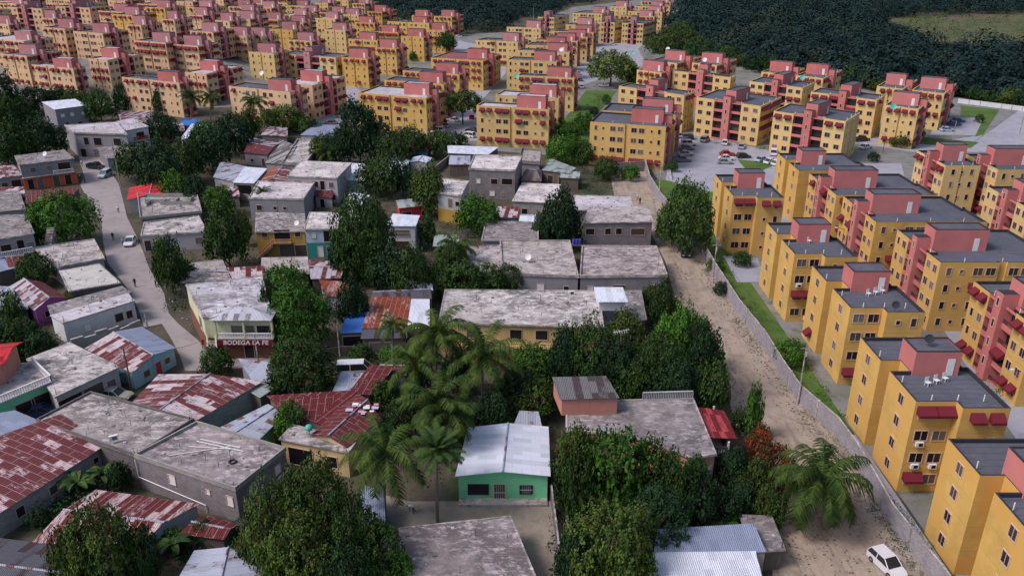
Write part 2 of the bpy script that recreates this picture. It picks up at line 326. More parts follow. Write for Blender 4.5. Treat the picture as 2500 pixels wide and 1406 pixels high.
sheetz('lawn', [(1800, 390), (1900, 400), (1940, 425), (1830, 425)], 0.02, M_L)
sheetz('lawn', [(2250, 335), (2390, 348), (2370, 362), (2240, 352)], 0.02, M_L)
sheetz('courtyard_lane', [(1745, 470), (1900, 400), (2200, 400), (2230, 520), (2400, 640), (2600, 900), (2500, 1100), (2400, 960), (2250, 720), (2100, 600), (1900, 560)], 0.012, M_P)
WPX = [(1706, 606), (1746, 678), (1800, 764), (1866, 849), (1905, 915), (1948, 980), (2040, 1062), (2085, 1125), (2127, 1199), (2170, 1279), (2267, 1404), (2340, 1500)]
def strip(name, a, b, o0, o1, mat):
    q = [G(*p) for p in WPX[a:b]]; f = lambda p, o: tuple(P((min(p.x+o, 41.1 if o > 3 else 99), p.y, 0))[:2])
    sheetz(name, [f(p, o0) for p in q]+[f(p, o1) for p in q[::-1]], 0, mat)
strip('lawn', 0, 7, .3, 30, M_L); strip('pavement', 6, 12, 1.3, 30, M_P); strip('lawn', 6, 12, .2, 1.3, M_L)
sheetz('pavement', [(1765, 625), (1850, 632), (1870, 690), (1800, 690)], 0, M_P)
sheetz('lane_among_blocks', [(1040, 345), (1165, 345), (1165, 260), (1235, 180), (1240, 125), (1120, 100), (1060, 150), (1100, 200), (1085, 240), (1040, 300)], 0.012, M_P)
sheetz('lane_among_blocks', [(840, 300), (1000, 330), (1045, 340), (870, 215), (740, 140), (760, 215), (830, 240)], 0.014, M_P)
sheetz('lane_between_far_blocks', [(820, 330), (845, 300), (740, 230), (620, 140), (560, 150), (700, 300)], 0.016, M_P)
sheetz('meadow', [(2120, 50), (2260, 38), (2750, 34), (2750, 140), (2440, 138), (2330, 150), (2230, 118), (2130, 84)], 0.05, M_M)
sheetz('yard', [(1000, 1225), (1375, 1225), (1400, 1500), (1000, 1500), (860, 1290), (900, 1200)], 0.02, M_Y)
sheetz('yard', [(700, 1095), (690, 1180), (640, 1260), (600, 1280), (720, 1100)], 0.02, M_Y)
sheetz('yard', [(1490, 432), (1585, 420), (1600, 530), (1530, 520), (1500, 480)], 0.006, M_D)
# ------------------------------------------------------------------ templates for apartment details (built once, meshes shared)
def tmesh(mb, name, mats):
    o = mb.build(name, mats, off=(0, 0, 0)); me = o.data; bpy.data.objects.remove(o); return me
def win_mesh(wd, ht, panes, name='window', fr=0.09, bars=False):
    mb = MB(); x, z = wd/2, ht/2; f = fr
    for a in ((-x-f, x+f, -z-f, -z), (-x-f, x+f, z, z+f), (-x-f, -x, -z, z), (x, x+f, -z, z)): mb.box(a[0], a[1], -0.07, 0.02, a[2], a[3], 0)
    for i in range(1, panes):
        c = -x+wd*i/panes; mb.box(c-0.025, c+0.025, -0.055, 0.02, -z, z, 0)
    mb.face([(-x, -0.015, -z), (x, -0.015, -z), (x, -0.015, z), (-x, -0.015, z)], 1)
    if bars:
        k = int(wd/0.22)
        for i in range(1, k): mb.box(-x+wd*i/k-0.012, -x+wd*i/k+0.012, -0.12, -0.1, -z, z, 2)
    return tmesh(mb, name, [FRAME, DARK, EDGE])
WIN = {'p': win_mesh(1.35, 1.15, 2), 'n': win_mesh(0.65, 1.15, 1), 's': win_mesh(0.5, 0.55, 1), 't': win_mesh(0.45, 1.1, 1), 'm': win_mesh(1.0, 1.15, 2)}
mb = MB()
mb.slab([(-0.95, -0.85, -0.28), (0.95, -0.85, -0.28), (0.95, 0, 0.42), (-0.95, 0, 0.42)], 0.04)
mb.face([(-0.95, -0.85, -0.55), (0.95, -0.85, -0.55), (0.95, -0.85, -0.28), (-0.95, -0.85, -0.28)])
for sx in (-0.95, 0.95): mb.face([(sx, -0.85, -0.55), (sx, 0, -0.5), (sx, 0, 0.42), (sx, -0.85, -0.28)])
AWM = tmesh(mb, 'awning', AWN); 
mb = MB()                                                  # balcony, unit width along x, recess depth 1.3 behind y=0
mb.box(-0.5, 0.5, 0.0, 1.28, -0.12, 0.06, 0); mb.box(-0.5, 0.5, 0.0, 0.12, 0.06, 0.35, 0)
for i in range(13): mb.box(-0.49+i*0.0808, -0.49+i*0.0808+0.012, 0.03, 0.07, 0.35, 0.95, 1)
mb.box(-0.5, 0.5, 0.02, 0.08, 0.95, 1.0, 1)
mb.box(-0.47, 0.47, 1.05, 1.27, 0.07, 2.34, 2)  # full-width dark panel: shade of the balcony recess put in as colour
mb.box(-0.5, 0.5, 0.0, 0.14, 2.35, 2.63, 0)
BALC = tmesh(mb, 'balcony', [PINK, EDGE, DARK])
mb = MB(); mb.box(-0.4, 0.4, -0.05, 0.0, 0, 2.0); DOOR = tmesh(mb, 'door', WHITE)
mb = MB(); mb.bar((0, 0, 0), (0, 0, 0.8), 0.06); PIPE = tmesh(mb, 'vent_pipe', WHITE)
mb = MB(); mb.box(-0.4, 0.4, -0.3, 0, 0, 0.55, 0); mb.face([(-0.15, -0.305, 0.08), (0.3, -0.305, 0.08), (0.3, -0.305, 0.47), (-0.15, -0.305, 0.47)], 1); ACM = tmesh(mb, 'air_conditioner', [WHITE, DARK])
APT_H = 11.2; ZF = [1.65, 4.35, 7.1, 9.75]
def solve_len(F, u, px, lo=2, hi=60):
    s = 1 if P(F+u*1.0)[0] > P(F)[0] else -1
    for _ in range(40):
        m = (lo+hi)/2; x = P(F+u*m)[0]
        if (x-px)*s < 0: lo = m
        else: hi = m
    return (lo+hi)/2
BLOCKREF = []
def hill_s(px, py): return 1+.30*min(1, max(0, (760-px)/300))*min(1, max(0, (178-py)/120))
_v, _f = [], []; _nx, _ny = 45, 26
for _j in range(_ny+1):
    for _i in range(_nx+1):
        _x, _y = -700+1560*_i/_nx, 200-330*_j/_ny; _s = hill_s(_x, _y); _z = CH-(CH-APT_H)/_s; _p = G(_x, _y, _z); _v.append((_p.x, _p.y, _z-APT_H-(.25 if _s < 1.004 else 0)))
for _j in range(_ny):
    for _i in range(_nx): _a = _j*(_nx+1)+_i; _f.append((_a, _a+1, _a+_nx+2, _a+_nx+1))
_m = bpy.data.meshes.new('hillside'); _m.from_pydata(_v, [], _f); _m.materials.append(MATS['estate_verge']); _o = bpy.data.objects.new('hillside', _m); COL.objects.link(_o); _o['kind'] = 'structure'
def apt(F, Lx, Rx, aL, aR, lt, rt, label, group, roof='g', wall=0, pink=0, aw=0.25, hz=APT_H, nL=None, nR=None, pent=True, seed=0, near=False, steps=True, awtop=None):
    rnd = random.Random(seed)
    hs = hill_s(F[0], F[1]); Fw = G(F[0], F[1], CH-(CH-hz)/hs); gz = Fw.z-hz; uL = Vector((math.cos(R(aL)), math.sin(R(aL)), 0)); uR = Vector((math.cos(R(aR)), math.sin(R(aR)), 0))
    nL = nL or solve_len(Fw, uL, Lx); nR = nR or solve_len(Fw, uR, Rx)
    nL = min(nL, 27); nR = min(nR, 27)
    F0 = Vector((Fw.x, Fw.y, gz)); e = empty('apartment_block', F0, label, 'apartment block', group)
    Y = [YEL, YEL2, YEL3][wall]; K = [PINK, PINK2][pink]; RM = {'g': ROOFG, 'w': ROOFW, 'r': ROOFR}[roof]
    def pt(a, b): return Vector((0, 0, 0))+uL*a+uR*b       # local to F
    # outline from L end -> F -> R end -> back, counter-clockwise seen from above (L, F, R, B)
    poly, mats = [], []
    def add(p, m): poly.append((p.x, p.y)); mats.append(m)
    def side(n, f, kind):                                  # f(t_along_from_start, depth)
        if kind == 'S':
            add(f(0, 0), 0); add(f(n*0.29, 0), 1); add(f(n*0.29, 1.3), 1); add(f(n*0.71, 1.3), 1); add(f(n*0.71, 0), 0)
        elif kind == 'N':
            add(f(0, 0), 0); add(f(n*0.40, 0), 0); add(f(n*0.40, 2.2), 0); add(f(n*0.56, 2.2), 0); add(f(n*0.56, 0.0), 0)
        elif kind == 'F' and steps:
            add(f(0, 0.0), 0); add(f(n*0.47, 0), 0); add(f(n*0.47, 0.35), 0); add(f(n*0.53, 0.35), 0); add(f(n*0.53, 0), 0)
        elif kind == 'B':
            add(f(0, 0.0), 0); add(f(n*0.46, 0), 0); add(f(n*0.46, -1.3), 0); add(f(n, -1.3), 0)
        else: add(f(0, 0), 0)
    side(nL, lambda t, d: pt(nL-t, d), lt)
    side(nR, lambda t, d: pt(d, t), rt)
    ro = -1.3 if rt == 'B' else 0
    add(pt(0, nR), 0); add(pt(nL*0.5, nR), 0); add(pt(nL*0.5, nR-0.6), 0); add(pt(nL, nR-0.6), 0)
    wmb = MB(); wmb.prism(poly, 0, hz, sides=mats, top=None)
    ins = []                                               # parapet inner ring
    n = len(poly); V = [Vector((p[0], p[1])) for p in poly]; cen = sum(V, Vector((0, 0)))/n
    for i in range(n):
        a, b, c = V[i-1], V[i], V[(i+1) % n]; d1 = (b-a).normalized(); d2 = (c-b).normalized()
        n1 = Vector((-d1.y, d1.x)); n2 = Vector((-d2.y, d2.x)); k = n1+n2
        ins.append(b+k/max(0.3, k.dot(k))*2*0.22 if k.length > 0.1 else b+n1*0.22)
    for i in range(n):
        j = (i+1) % n
        wmb.face([(*V[i], hz), (*V[j], hz), (*ins[j], hz), (*ins[i], hz)], 0 if aw > .24 else 2)
        wmb.face([(*ins[i], hz), (*ins[j], hz), (*ins[j], hz-0.45), (*ins[i], hz-0.45)], 2)
    wmb.build('wall', [Y, K, EDGE], e, off=(0, 0, 0))
    rb = MB(); rb.face([(*p, hz-0.4) for p in ins]); ro_ = rb.build('roof', RM, e, off=(0, 0, 0))
    bm = bmesh.new(); bm.from_mesh(ro_.data); bmesh.ops.triangulate(bm, faces=bm.faces[:])
    for f in bm.faces:
        if f.normal.z < 0: f.normal_flip()
    bm.to_mesh(ro_.data); bm.free()
    def put(me, base, u, z, name, sx=1, out=0.0, par=None):  # base local point on wall; u = along wall (viewed left->right); outward = right of u
        rz = math.atan2(u.y, u.x); nrm = Vector((u.y, -u.x, 0))
        o = inst(me, par or e, base+nrm*out+Vector((0, 0, z)), rz, (sx, 1, 1) if sx != 1 else None, name); return o
    for (n_, kind, start, u) in ((nL, lt, pt(nL, 0), -uL), (nR, rt, pt(0, 0), uR)):
        nrm = Vector((u.y, -u.x, 0))
        if kind == 'S':
            fr = [(.075, 'p'), (.215, 'p'), (.785, 'p'), (.925, 'p')] if n_ > 15 else ([(.08, 'n'), (.215, 'm'), (.785, 'm'), (.92, 'm')] if n_ > 9 else [(.17, 'm'), (.83, 'm')])
        elif kind == 'N': fr = [(.2, 'm'), (.8, 'm')]
        elif kind == 'B': fr = [(.14, 'p'), (.35, 'p'), (.64, 's'), (.86, 'n')]
        elif n_ > 15: fr = [(.08, 'n'), (.18, 's'), (.31, 'p'), (.41, 'p'), (.59, 'p'), (.69, 'p'), (.82, 's'), (.92, 'n')]
        elif n_ > 9: fr = [(.17, 'n'), (.40, 's'), (.62, 's'), (.85, 'n')]
        else: fr = [(.25, 'n'), (.5, 's'), (.78, 'n')]
        for fi, zf in enumerate(ZF):
            rowaw = rnd.random() < aw*(2.0 if fi == 3 else 0.6)
            if awtop is not None: rowaw = fi in awtop and kind == 'B'
            for t_, k_ in fr:
                o_ = 1.3 if (kind == 'B' and t_ > .46) else 0
                b = start+u*(n_*t_)+nrm*o_
                put(WIN[k_], b, u, zf, 'window')
                if (rowaw or rnd.random() < aw*.12) and (k_ != 's' or kind in 'BF'): put(AWM, b, u, zf+0.5, 'awning', 1.05 if k_ == 'p' else 0.75)
                elif near and k_ == 'p' and rnd.random() < 0.22: put(ACM, b, u, zf-1.25, 'air_conditioner')
        if kind == 'S':
            sw = n_*0.12; bw = n_*0.10
            for fi in range(4):
                for c in (0.3675, 0.6325):
                    put(BALC, start+u*(n_*c), u, 0.12+2.75*fi, 'balcony', n_*0.152)
                if rnd.random() < aw*0.9: put(AWM, start+u*(n_*(0.3675 if rnd.random() < .5 else .6325)), u, 2.25+2.72*fi, 'awning', n_*0.075)
            tb = MB(); c0 = start+u*(n_*0.445); c1 = start+u*(n_*0.555); q = [c0+nrm*0.7, c1+nrm*0.7, c1-nrm*1.35, c0-nrm*1.35]
            tb.prism([(p.x, p.y) for p in q], 0, hz+1.5, 0, 1); st = tb.build('stair_tower', [K, EDGE], e, off=(0, 0, 0))
            for z in (2.9, 5.7, 8.4, hz+0.2): put(WIN['t'], start+u*(n_*0.5)+nrm*0.7, u, z, 'window', par=st)
            if pent:
                LP = min(9.6, (nR if kind == lt and u.dot(uL) < -.9 else nL)-.8); q = [c0-nrm*1.4, c1-nrm*1.4, c1-nrm*LP, c0-nrm*LP]
                if n_*0.12 < 3: 
                    q = [start+u*(n_*0.5-1.6)-nrm*1.4, start+u*(n_*0.5+1.6)-nrm*1.4, start+u*(n_*0.5+1.6)-nrm*LP, start+u*(n_*0.5-1.6)-nrm*LP]
                penthouse(q, e, K, Y, RM, hz, u, nrm, n_, start)
        elif kind == 'N' and pent:
            c = start+u*(n_*0.47)
            q = [c+u*1.7-nrm*2.3, c+u*1.7-nrm*7.3, c-u*1.7-nrm*7.3, c-u*1.7-nrm*2.3]
            penthouse(q, e, K, Y, RM, hz, u, nrm, n_, start, True)
    for k in range(3): inst(PIPE, e, pt(0.5, nR*(0.2+0.3*k))+Vector((0, 0, hz-0.3)), 0, None, 'vent_pipe')
    if nL > 5:
        for k in range(2): inst(PIPE, e, pt(nL*(0.3+0.4*k), 0.5)+Vector((0, 0, hz-0.3)), 0, None, 'vent_pipe')
    BLOCKREF.append((Fw, label)); return e
def penthouse(q, e, K, Y, RM, hz, u, nrm, n_, start, kind_n=False):
    pb = MB(); PH = 2.5 if kind_n else 3.0; pb.prism([(p.x, p.y) for p in q], hz-0.42, hz+PH, 0, None)
    P_ = [(p.x, p.y) for p in q]; pb.prism(P_, hz+PH, hz+PH+.12, 1, None)
    c = sum((Vector(p) for p in P_), Vector((0, 0)))/4
    I = [c+(Vector(p)-c)*0.93 for p in P_]
    a = sum(P_[i][0]*P_[(i+1) % 4][1]-P_[(i+1) % 4][0]*P_[i][1] for i in range(4))
    for i in range(4):
        j = (i+1) % 4; f = [(*P_[i], hz+PH+.12), (*P_[j], hz+PH+.12), (*I[j], hz+PH+.12), (*I[i], hz+PH+.12)]
        pb.face(f if a > 0 else f[::-1], 1)
    f = [(*p, hz+PH-.05) for p in I]; pb.face(f if a > 0 else f[::-1], 2)
    ph = pb.build('penthouse', [K, EDGE, RM], e, off=(0, 0, 0))
    # door on the long wall that looks toward the camera
    best = max(range(4), key=lambda i: ((q[(i+1) % 4]-q[i]).length > 4)*10 - (q[i]+q[(i+1) % 4]).y)
    A, B = q[best], q[(best+1) % 4]
    if A.x > B.x: A, B = B, A
    d = (B-A).normalized(); o = inst(DOOR, ph, A+(B-A)*0.8+Vector((0, 0, hz-0.35)), math.atan2(d.y, d.x), None, 'door')
ORD = ['first', 'second', 'third', 'fourth', 'fifth', 'sixth', 'seventh', 'eighth', 'ninth', 'tenth', 'eleventh', 'twelfth', 'thirteenth', 'fourteenth', 'fifteenth', 'sixteenth', 'seventeenth', 'eighteenth', 'nineteenth', 'twentieth', 'twenty-first', 'twenty-second', 'twenty-third', 'twenty-fourth', 'twenty-fifth', 'twenty-sixth', 'twenty-seventh', 'twenty-eighth', 'twenty-ninth', 'thirtieth']
RN = {'g': 'grey', 'w': 'whitish', 'r': 'reddish'}; WN = ['bright yellow', 'pale yellow', 'peach']
def row(items, where, group, aL, aR, lt, rt, **kw):
    for i, it in enumerate(items):
        F, Lx, Rx = it[0], it[1], it[2]; o = dict(kw); o.update(it[3] if len(it) > 3 else {})
        al, ar = o.pop('aL', aL), o.pop('aR', aR); l_, r_ = o.pop('lt', lt), o.pop('rt', rt)
        lab = f"{WN[o.get('wall', 0)]} block with {RN[o.get('roof', 'g')]} roof, {ORD[i]} {where}"
        apt(F, Lx, Rx, al, ar, l_, r_, lab, group, seed=int(F[0]*7+F[1]), **o)
GR = 'four-storey apartment blocks of the estate'
# first row along the boundary wall
_w = G(2437, 1205, APT_H); _w.y -= 6.2; _w.x -= .2; _q = P(_w)
row([((_q[0], _q[1]), None, None, dict(awtop=())), ((2237, 980), None, None, dict(awtop=(3,))), ((2077, 752), None, None, dict(awtop=(0,))), ((1940, 620), None, None, dict(awtop=(1,))), ((1790, 478), None, None, dict(awtop=(3,)))],
    'along the boundary wall', GR, 90, 0, 'N', 'B', nL=14.6, nR=9.0, near=True, aw=0.16)
# second row behind it
row([((2530, 800), None, None), ((2297, 641), None, None), ((2139, 542), None, None), ((2042, 476), None, None), ((1951, 417), None, None, dict(lt='N', rt='F', nR=15))],
    'in the second row from the wall', GR, 90, 0, 'S', 'F', nL=14.6, nR=18.5, near=True, aw=0.12)
row([((2309, 404), 2215, 2395, dict(nL=13)), ((2437, 414), None, None, dict(nL=13, nR=18)), ((2515, 510), None, None, dict(nL=14, nR=18))],
    'in the right-edge cluster', GR, 90, 0, 'S', 'F', wall=1, aw=0.2)
# rotated cluster around the car park
row([((2065, 297), 1889, 2100), ((1858, 260), 1701, 1908), ((1671, 233), 1511, 1697), ((1784, 190), 1642, 1797), ((1960, 215), 1830, 1989), ((2141, 245), 1980, 2161)],
    'fronting the car park', GR, 137, 55, 'S', 'F', wall=1, aw=0.28)
row([((2010, 192), 1943, 2056), ((1615, 178), 1555, 1650), ((1653, 155), 1585, 1713), ((1750, 160), 1690, 1799), ((1925, 183), 1859, 1965), ((2205, 218), 2141, 2240), ((2243, 267), 2160, 2270), ((2306, 229), 2227, 2335)],
    'behind the car park blocks', GR, 137, 55, 'F', 'S', wall=1, aw=0.45)
# front pair and the middle avenue
row([((1626, 310), 1441, 1650, dict(nR=14)), ((1650, 281), 1472, 1668, dict(nR=12))], 'right of the grass slope', GR, 161, 73, 'F', 'S', aw=0.2)
row([((1340, 268), 1163, 1354, dict(roof='w')), ((1364, 240), 1210, 1380, dict(roof='w')), ((1402, 191), 1262, 1411), ((1359, 151), 1237, 1373), ((1390, 128), 1262, 1400), ((1382, 114), 1283, 1396), ((1410, 101), 1305, 1416), ((1434, 92), 1338, 1441), ((1449, 80), 1350, 1456)],
    'along the avenue', GR, 163, 74, 'F', 'S', wall=1, aw=0.35)
row([((1264, 102), 1161, 1290), ((1320, 69), 1237, 1338), ((1353, 43), 1313, 1390, dict(lt='S', rt='F')), ((1445, 62), 1381, 1462), ((1470, 34), 1398, 1500), ((1501, 55), 1465, 1535, dict(lt='S', rt='F')), ((1571, 58), 1519, 1600, dict(lt='S', rt='F')), ((1530, 17), 1490, 1547), ((1598, 41), 1512, 1604), ((1617, 30), 1533, 1623), ((1622, 17), 1550, 1628), ((1637, 5), 1565, 1642)],
    'in the far forest strip', GR, 161, 62, 'F', 'S', wall=1, pink=1, aw=0.2)
row([((1040, 240), 874, 1086, dict(roof='w')), ((1083, 206), 938, 1108), ((1121, 182), 983, 1143), ((1179, 149), 1052, 1222, dict(roof='r')), ((897, 144), 833, 925), ((967, 119), 916, 993), ((1034, 91), 978, 1054), ((1086, 75), 1044, 1108), ((1103, 42), 1059, 1131), ((1046, 40), 1005, 1060), ((1047, 57), 945, 1056), ((972, 80), 905, 985), ((921, 99), 850, 935), ((932, 30), 897, 969), ((914, 57), 866, 925)],
    'left of the shady lane', GR, 157, 72, 'F', 'S', wall=0, aw=0.35)
row([((819, 141), 682, 853, dict(lt='S', rt='F')), ((668, 131), 606, 706), ((761, 101), 701, 793), ((740, 56), 685, 770), ((678, 49), 620, 712), ((843, 75), 791, 869), ((830, 33), 780, 866), ((875, 37), 837, 895), ((747, 16), 699, 773), ((640, 90), 560, 680), ((640, 10), 600, 665), ((700, -2), 655, 730), ((800, 8), 770, 830), ((850, 2), 815, 880), ((890, 10), 860, 925)],
    'in the dense upper middle cluster', GR, 155, 72, 'F', 'S', wall=1, pink=1, aw=0.3)
row([((708, 226), 558, 748), ((762, 209), 690, 842, dict(roof='w')), ((437, 203), 297, 470), ((503, 181), 452, 591, dict(roof='w')), ((178, 168), 52, 208, dict(roof='w')), ((262, 147), 215, 348, dict(roof='w'))],
    'in the front row above the village', GR, 153, 71, 'F', 'S', wall=2, aw=0.25)
row([((57, 101), -40, 128, dict(roof='w')), ((157, 71), 101, 232), ((250, 82), 178, 312), ((404, 105), 327, 457), ((483, 113), 408, 532), ((520, 79), 463, 571), ((602, 88), 535, 631), ((425, 48), 394, 468), ((344, 62), 308, 395), ((598, 18), 557, 642), ((495, 38), 460, 540), ((101, 22), -5, 135, dict(lt='S', rt='F')), ((218, 20), 135, 267, dict(lt='S', rt='F')), ((300, 30), 240, 350), ((390, 12), 335, 430), ((560, 52), 525, 600), ((305, 3), 262, 335), ((30, 5), -30, 70), ((170, 0), 110, 215), ((470, 5), 430, 510), ((545, 0), 505, 580), ((70, -12), 10, 110), ((240, -14), 200, 290), ((400, -14), 350, 440), ((20, 60), -40, 60), ((320, -20), 290, 350), ((130, 46), 100, 170)],
    'in the crowded upper left', GR, 153, 71, 'F', 'S', wall=2, pink=1, aw=0.3)
_c = [b[0].copy() for b in BLOCKREF]; _k = []
for _py in range(2, 150, 9):
    for _px in range(-40, 900, 26):
        if 118 < _py and _px > 560: continue
        _s = hill_s(_px, _py); _F = G(_px, _py, CH-(CH-APT_H)/_s)
        if _px > 870-2.2*max(0, 60-_py) and _py < 40: continue
        if min(abs((_F-q).x)/1.15+abs((_F-q).y) for q in _c) < 27: continue
        _c.append(_F); _k.append(((_px, _py), None, None, dict(wall=(_px//26) % 3, roof='gwg'[(_px+_py) % 3])))
_k = _k[:30]; print('fillers', len(_k))
row(_k, 'squeezed between the far rows', GR, 154, 71, 'F', 'S', nL=14, nR=15, pink=1, aw=0.25)
# ------------------------------------------------------------------ village houses
HREF = []
def wall_win(e, A, B, t, z, wd, ht, kind='window', mat=None, fr=FRAME, bars=False):   # A,B local wall base corners viewed left->right
    u = (B-A).normalized(); n = Vector((u.y, -u.x, 0)); c = A+(B-A)*t; mb = MB(); x = wd/2; f = 0.07
    def q(a, b, z0, z1, o0, o1, mi):
        pts = [c+u*a+n*o0, c+u*b+n*o0, c+u*b+n*o1, c+u*a+n*o1]; mb.prism([(p.x, p.y) for p in pts], z0, z1, mi, mi, True)
    z0, z1 = z, z+ht
    q(-x-f, x+f, z1, z1+f, -0.01, 0.07, 0); q(-x-f, -x, z0, z1, -0.01, 0.07, 0); q(x, x+f, z0, z1, -0.01, 0.07, 0)
    if kind == 'window': q(-x-f, x+f, z0-f, z0, -0.01, 0.09, 0)
    p = [c+u*(-x)+n*0.02, c+u*x+n*0.02]
    mb.face([(p[0].x, p[0].y, z0), (p[1].x, p[1].y, z0), (p[1].x, p[1].y, z1), (p[0].x, p[0].y, z1)], 1)  # dark pane; at open fronts its colour stands in for the shade inside
    if bars:
        k = max(3, int(wd/0.2))
        for i in range(1, k): q(-x+wd*i/k-0.012, -x+wd*i/k+0.012, z0, z1, 0.06, 0.08, 2)
        q(-x, x, (z0+z1)/2-.02, (z0+z1)/2+.02, 0.05, 0.085, 2)
    return mb.build(kind, [fr, mat or DARK, WHITE if bars == 'w' else EDGE], e, off=(0, 0, 0))
def inset(poly, d):
    n = len(poly); V = [Vector((p[0], p[1])) for p in poly]; out = []
    a = sum(V[i].x*V[(i+1) % n].y-V[(i+1) % n].x*V[i].y for i in range(n)); s = 1 if a > 0 else -1
    for i in range(n):
        d1 = (V[i]-V[i-1]).normalized(); d2 = (V[(i+1) % n]-V[i]).normalized()
        n1 = Vector((-d1.y, d1.x))*s; n2 = Vector((-d2.y, d2.x))*s; k = n1+n2
        out.append(V[i]+k/max(0.4, k.dot(k))*2*d)
    return out
def house(name, label, ref, px, h, wall, roof, rm, basey=None, wins=(), par=0.0, group=None, over=0.25, rise=0.9, cat='house', parmat=None, extra_mats=None, z0=0.0, low=None, floor2=None, ridge='x', tilt=0.35):
    """px: roof corners front-left, front-right, back-right, back-left at eave height h (or solved from basey under the front-left corner)."""
    if basey is not None: h = hof(px[0][0], px[0][1], basey)
    W = [G(x, y, h) for x, y in px]; o = sum(W, Vector((0, 0, 0)))/len(W); o.z = 0
    e = empty(name, o, label, cat, group); L = [Vector((p.x-o.x, p.y-o.y, 0)) for p in W]; n = len(L)
    HREF.append((o.copy(), ref))
    wb = MB(); poly = [(p.x, p.y) for p in L]; mats = [wall]+([low] if low else [])
    if roof == 'flat':
        if low: wb.prism(poly, 0, floor2, 1, None); wb.prism(poly, floor2, h, 0, None)
        else: wb.prism(poly, z0, h, 0, None)
        wb.build('wall', mats, e, off=(0, 0, 0))
        rb = MB(); ov = inset(poly, -over); rb.prism([tuple(p) for p in ov], h-0.02, h+0.16, 1, 0, True); rb.build('roof', [rm, parmat or CONC], e, off=(0, 0, 0))
        if par > 0:
            pb = MB(); o_ = inset(poly, -over+0.03); i_ = inset(poly, -over+0.22)
            for i in range(n):
                j = (i+1) % n; pb.prism([tuple(o_[i]), tuple(o_[j]), tuple(i_[j]), tuple(i_[i])], h+0.16, h+0.16+par, 0, 0)
            pb.build('parapet', parmat or CONC, e, off=(0, 0, 0))
        cb = MB(); rq = random.Random(int(px[0][0]*3+px[0][1])); ar = ((L[1]-L[0]).length*(L[-1]-L[0]).length); pr = (L[0], L[1], L[2], L[-1])
        def rp():
            a_, b_ = rq.uniform(.06, .94), rq.uniform(.06, .94); return (pr[0]*(1-a_)+pr[1]*a_)*(1-b_)+(pr[3]*(1-a_)+pr[2]*a_)*b_
        for _ in range(int(min(30, 5+ar*.13))):
            q = rp(); kq = rq.random(); zz = h+.16
            if kq < .3: cb.bar((q.x, q.y, zz), (q.x+rq.uniform(-.1, .1), q.y, zz+rq.uniform(.4, 1.1)), .025, 2, 4)
            elif kq < .55:
                d_ = Vector((rq.uniform(-1, 1), rq.uniform(-1, 1), 0))*rq.uniform(.5, 1.5); cb.bar((q.x, q.y, zz+.05), (q.x+d_.x, q.y+d_.y, zz+.06), .04, rq.choice((0, 1, 3)), 4)
            else:
                a_ = rq.uniform(.06, .2); b_ = a_*rq.uniform(.5, 1.3); cb.box(q.x-a_, q.x+a_, q.y-b_, q.y+b_, zz, zz+rq.uniform(.04, .16), rq.choice((0, 0, 1, 3)))
        for q in pr[:2]:
            for _ in range(3): cb.bar((q.x*.96+rq.uniform(-.1, .1), q.y*.96+rq.uniform(-.1, .1), h+.1), (q.x*.96, q.y*.96, h+rq.uniform(.7, 1.2)), .02, 2, 4)
        co = cb.build('roof_clutter', [WLG, WOOD, EDGE, BLKD], e, off=(0, 0, 0)); co['kind'] = 'stuff'
    elif roof in ('shed', 'gable', 'hip'):
        FL, FR, BR, BL = L
        ex = (FR-FL).normalized(); ey = (BL-FL).normalized()
        if roof == 'shed':                                  # tilt>0: back higher
            zt = [h, h, h+tilt, h+tilt]; wb.prism(poly, z0, h, 0, None, ztop=zt); wb.build('wall', mats, e, off=(0, 0, 0))
            ov = inset(poly, -over); rb = MB()
            rb.slab([(ov[0].x, ov[0].y, h+.06), (ov[1].x, ov[1].y, h+.06), (ov[2].x, ov[2].y, h+tilt+.06), (ov[3].x, ov[3].y, h+tilt+.06)], 0.05); rb.build('roof', rm, e, off=(0, 0, 0))
        else:
            wb.prism(poly, z0, h, 0, None)
            ov = [Vector((p.x, p.y, h+0.02)) for p in inset(poly, -over)]
            if ridge == 'x': a, b = (ov[0]+ov[3])/2, (ov[1]+ov[2])/2
            else: a, b = (ov[0]+ov[1])/2, (ov[3]+ov[2])/2
            if roof == 'hip': k = (b-a)*0.28; a, b = a+k, b-k
            a = a+Vector((0, 0, rise)); b = b+Vector((0, 0, rise))
            if roof == 'gable':
                pairs = ((L[0], L[3], a), (L[1], L[2], b)) if ridge == 'x' else ((L[0], L[1], a), (L[3], L[2], b))
                for p, q, r_ in pairs:
                    m_ = (p+q)/2; wb.face([(p.x, p.y, h), (q.x, q.y, h), (m_.x, m_.y, h+rise*0.93)]); 
            wb.build('wall', mats, e, off=(0, 0, 0)); rb = MB(); rms = rm if isinstance(rm, (list, tuple)) else [rm]
            if ridge == 'x':
                rb.slab([ov[0], ov[1], b, a], 0.05, 0); rb.slab([ov[2], ov[3], a, b], 0.05, len(rms)-1)
                if roof == 'hip': rb.slab([ov[3], ov[0], a], 0.05, 0); rb.slab([ov[1], ov[2], b], 0.05, 0)
            else:
                rb.slab([ov[3], ov[0], a, b], 0.05, 0); rb.slab([ov[1], ov[2], b, a], 0.05, len(rms)-1)
                if roof == 'hip': rb.slab([ov[0], ov[1], a], 0.05, 0); rb.slab([ov[2], ov[3], b], 0.05, 0)
            rb.build('roof', rms, e, off=(0, 0, 0))
            cp = MB(); cp.bar(a+Vector((0, 0, .03)), b+Vector((0, 0, .03)), 0.11, 0, 6); cp.build('ridge_cap', MATS['zinc_sheet'], e, off=(0, 0, 0))
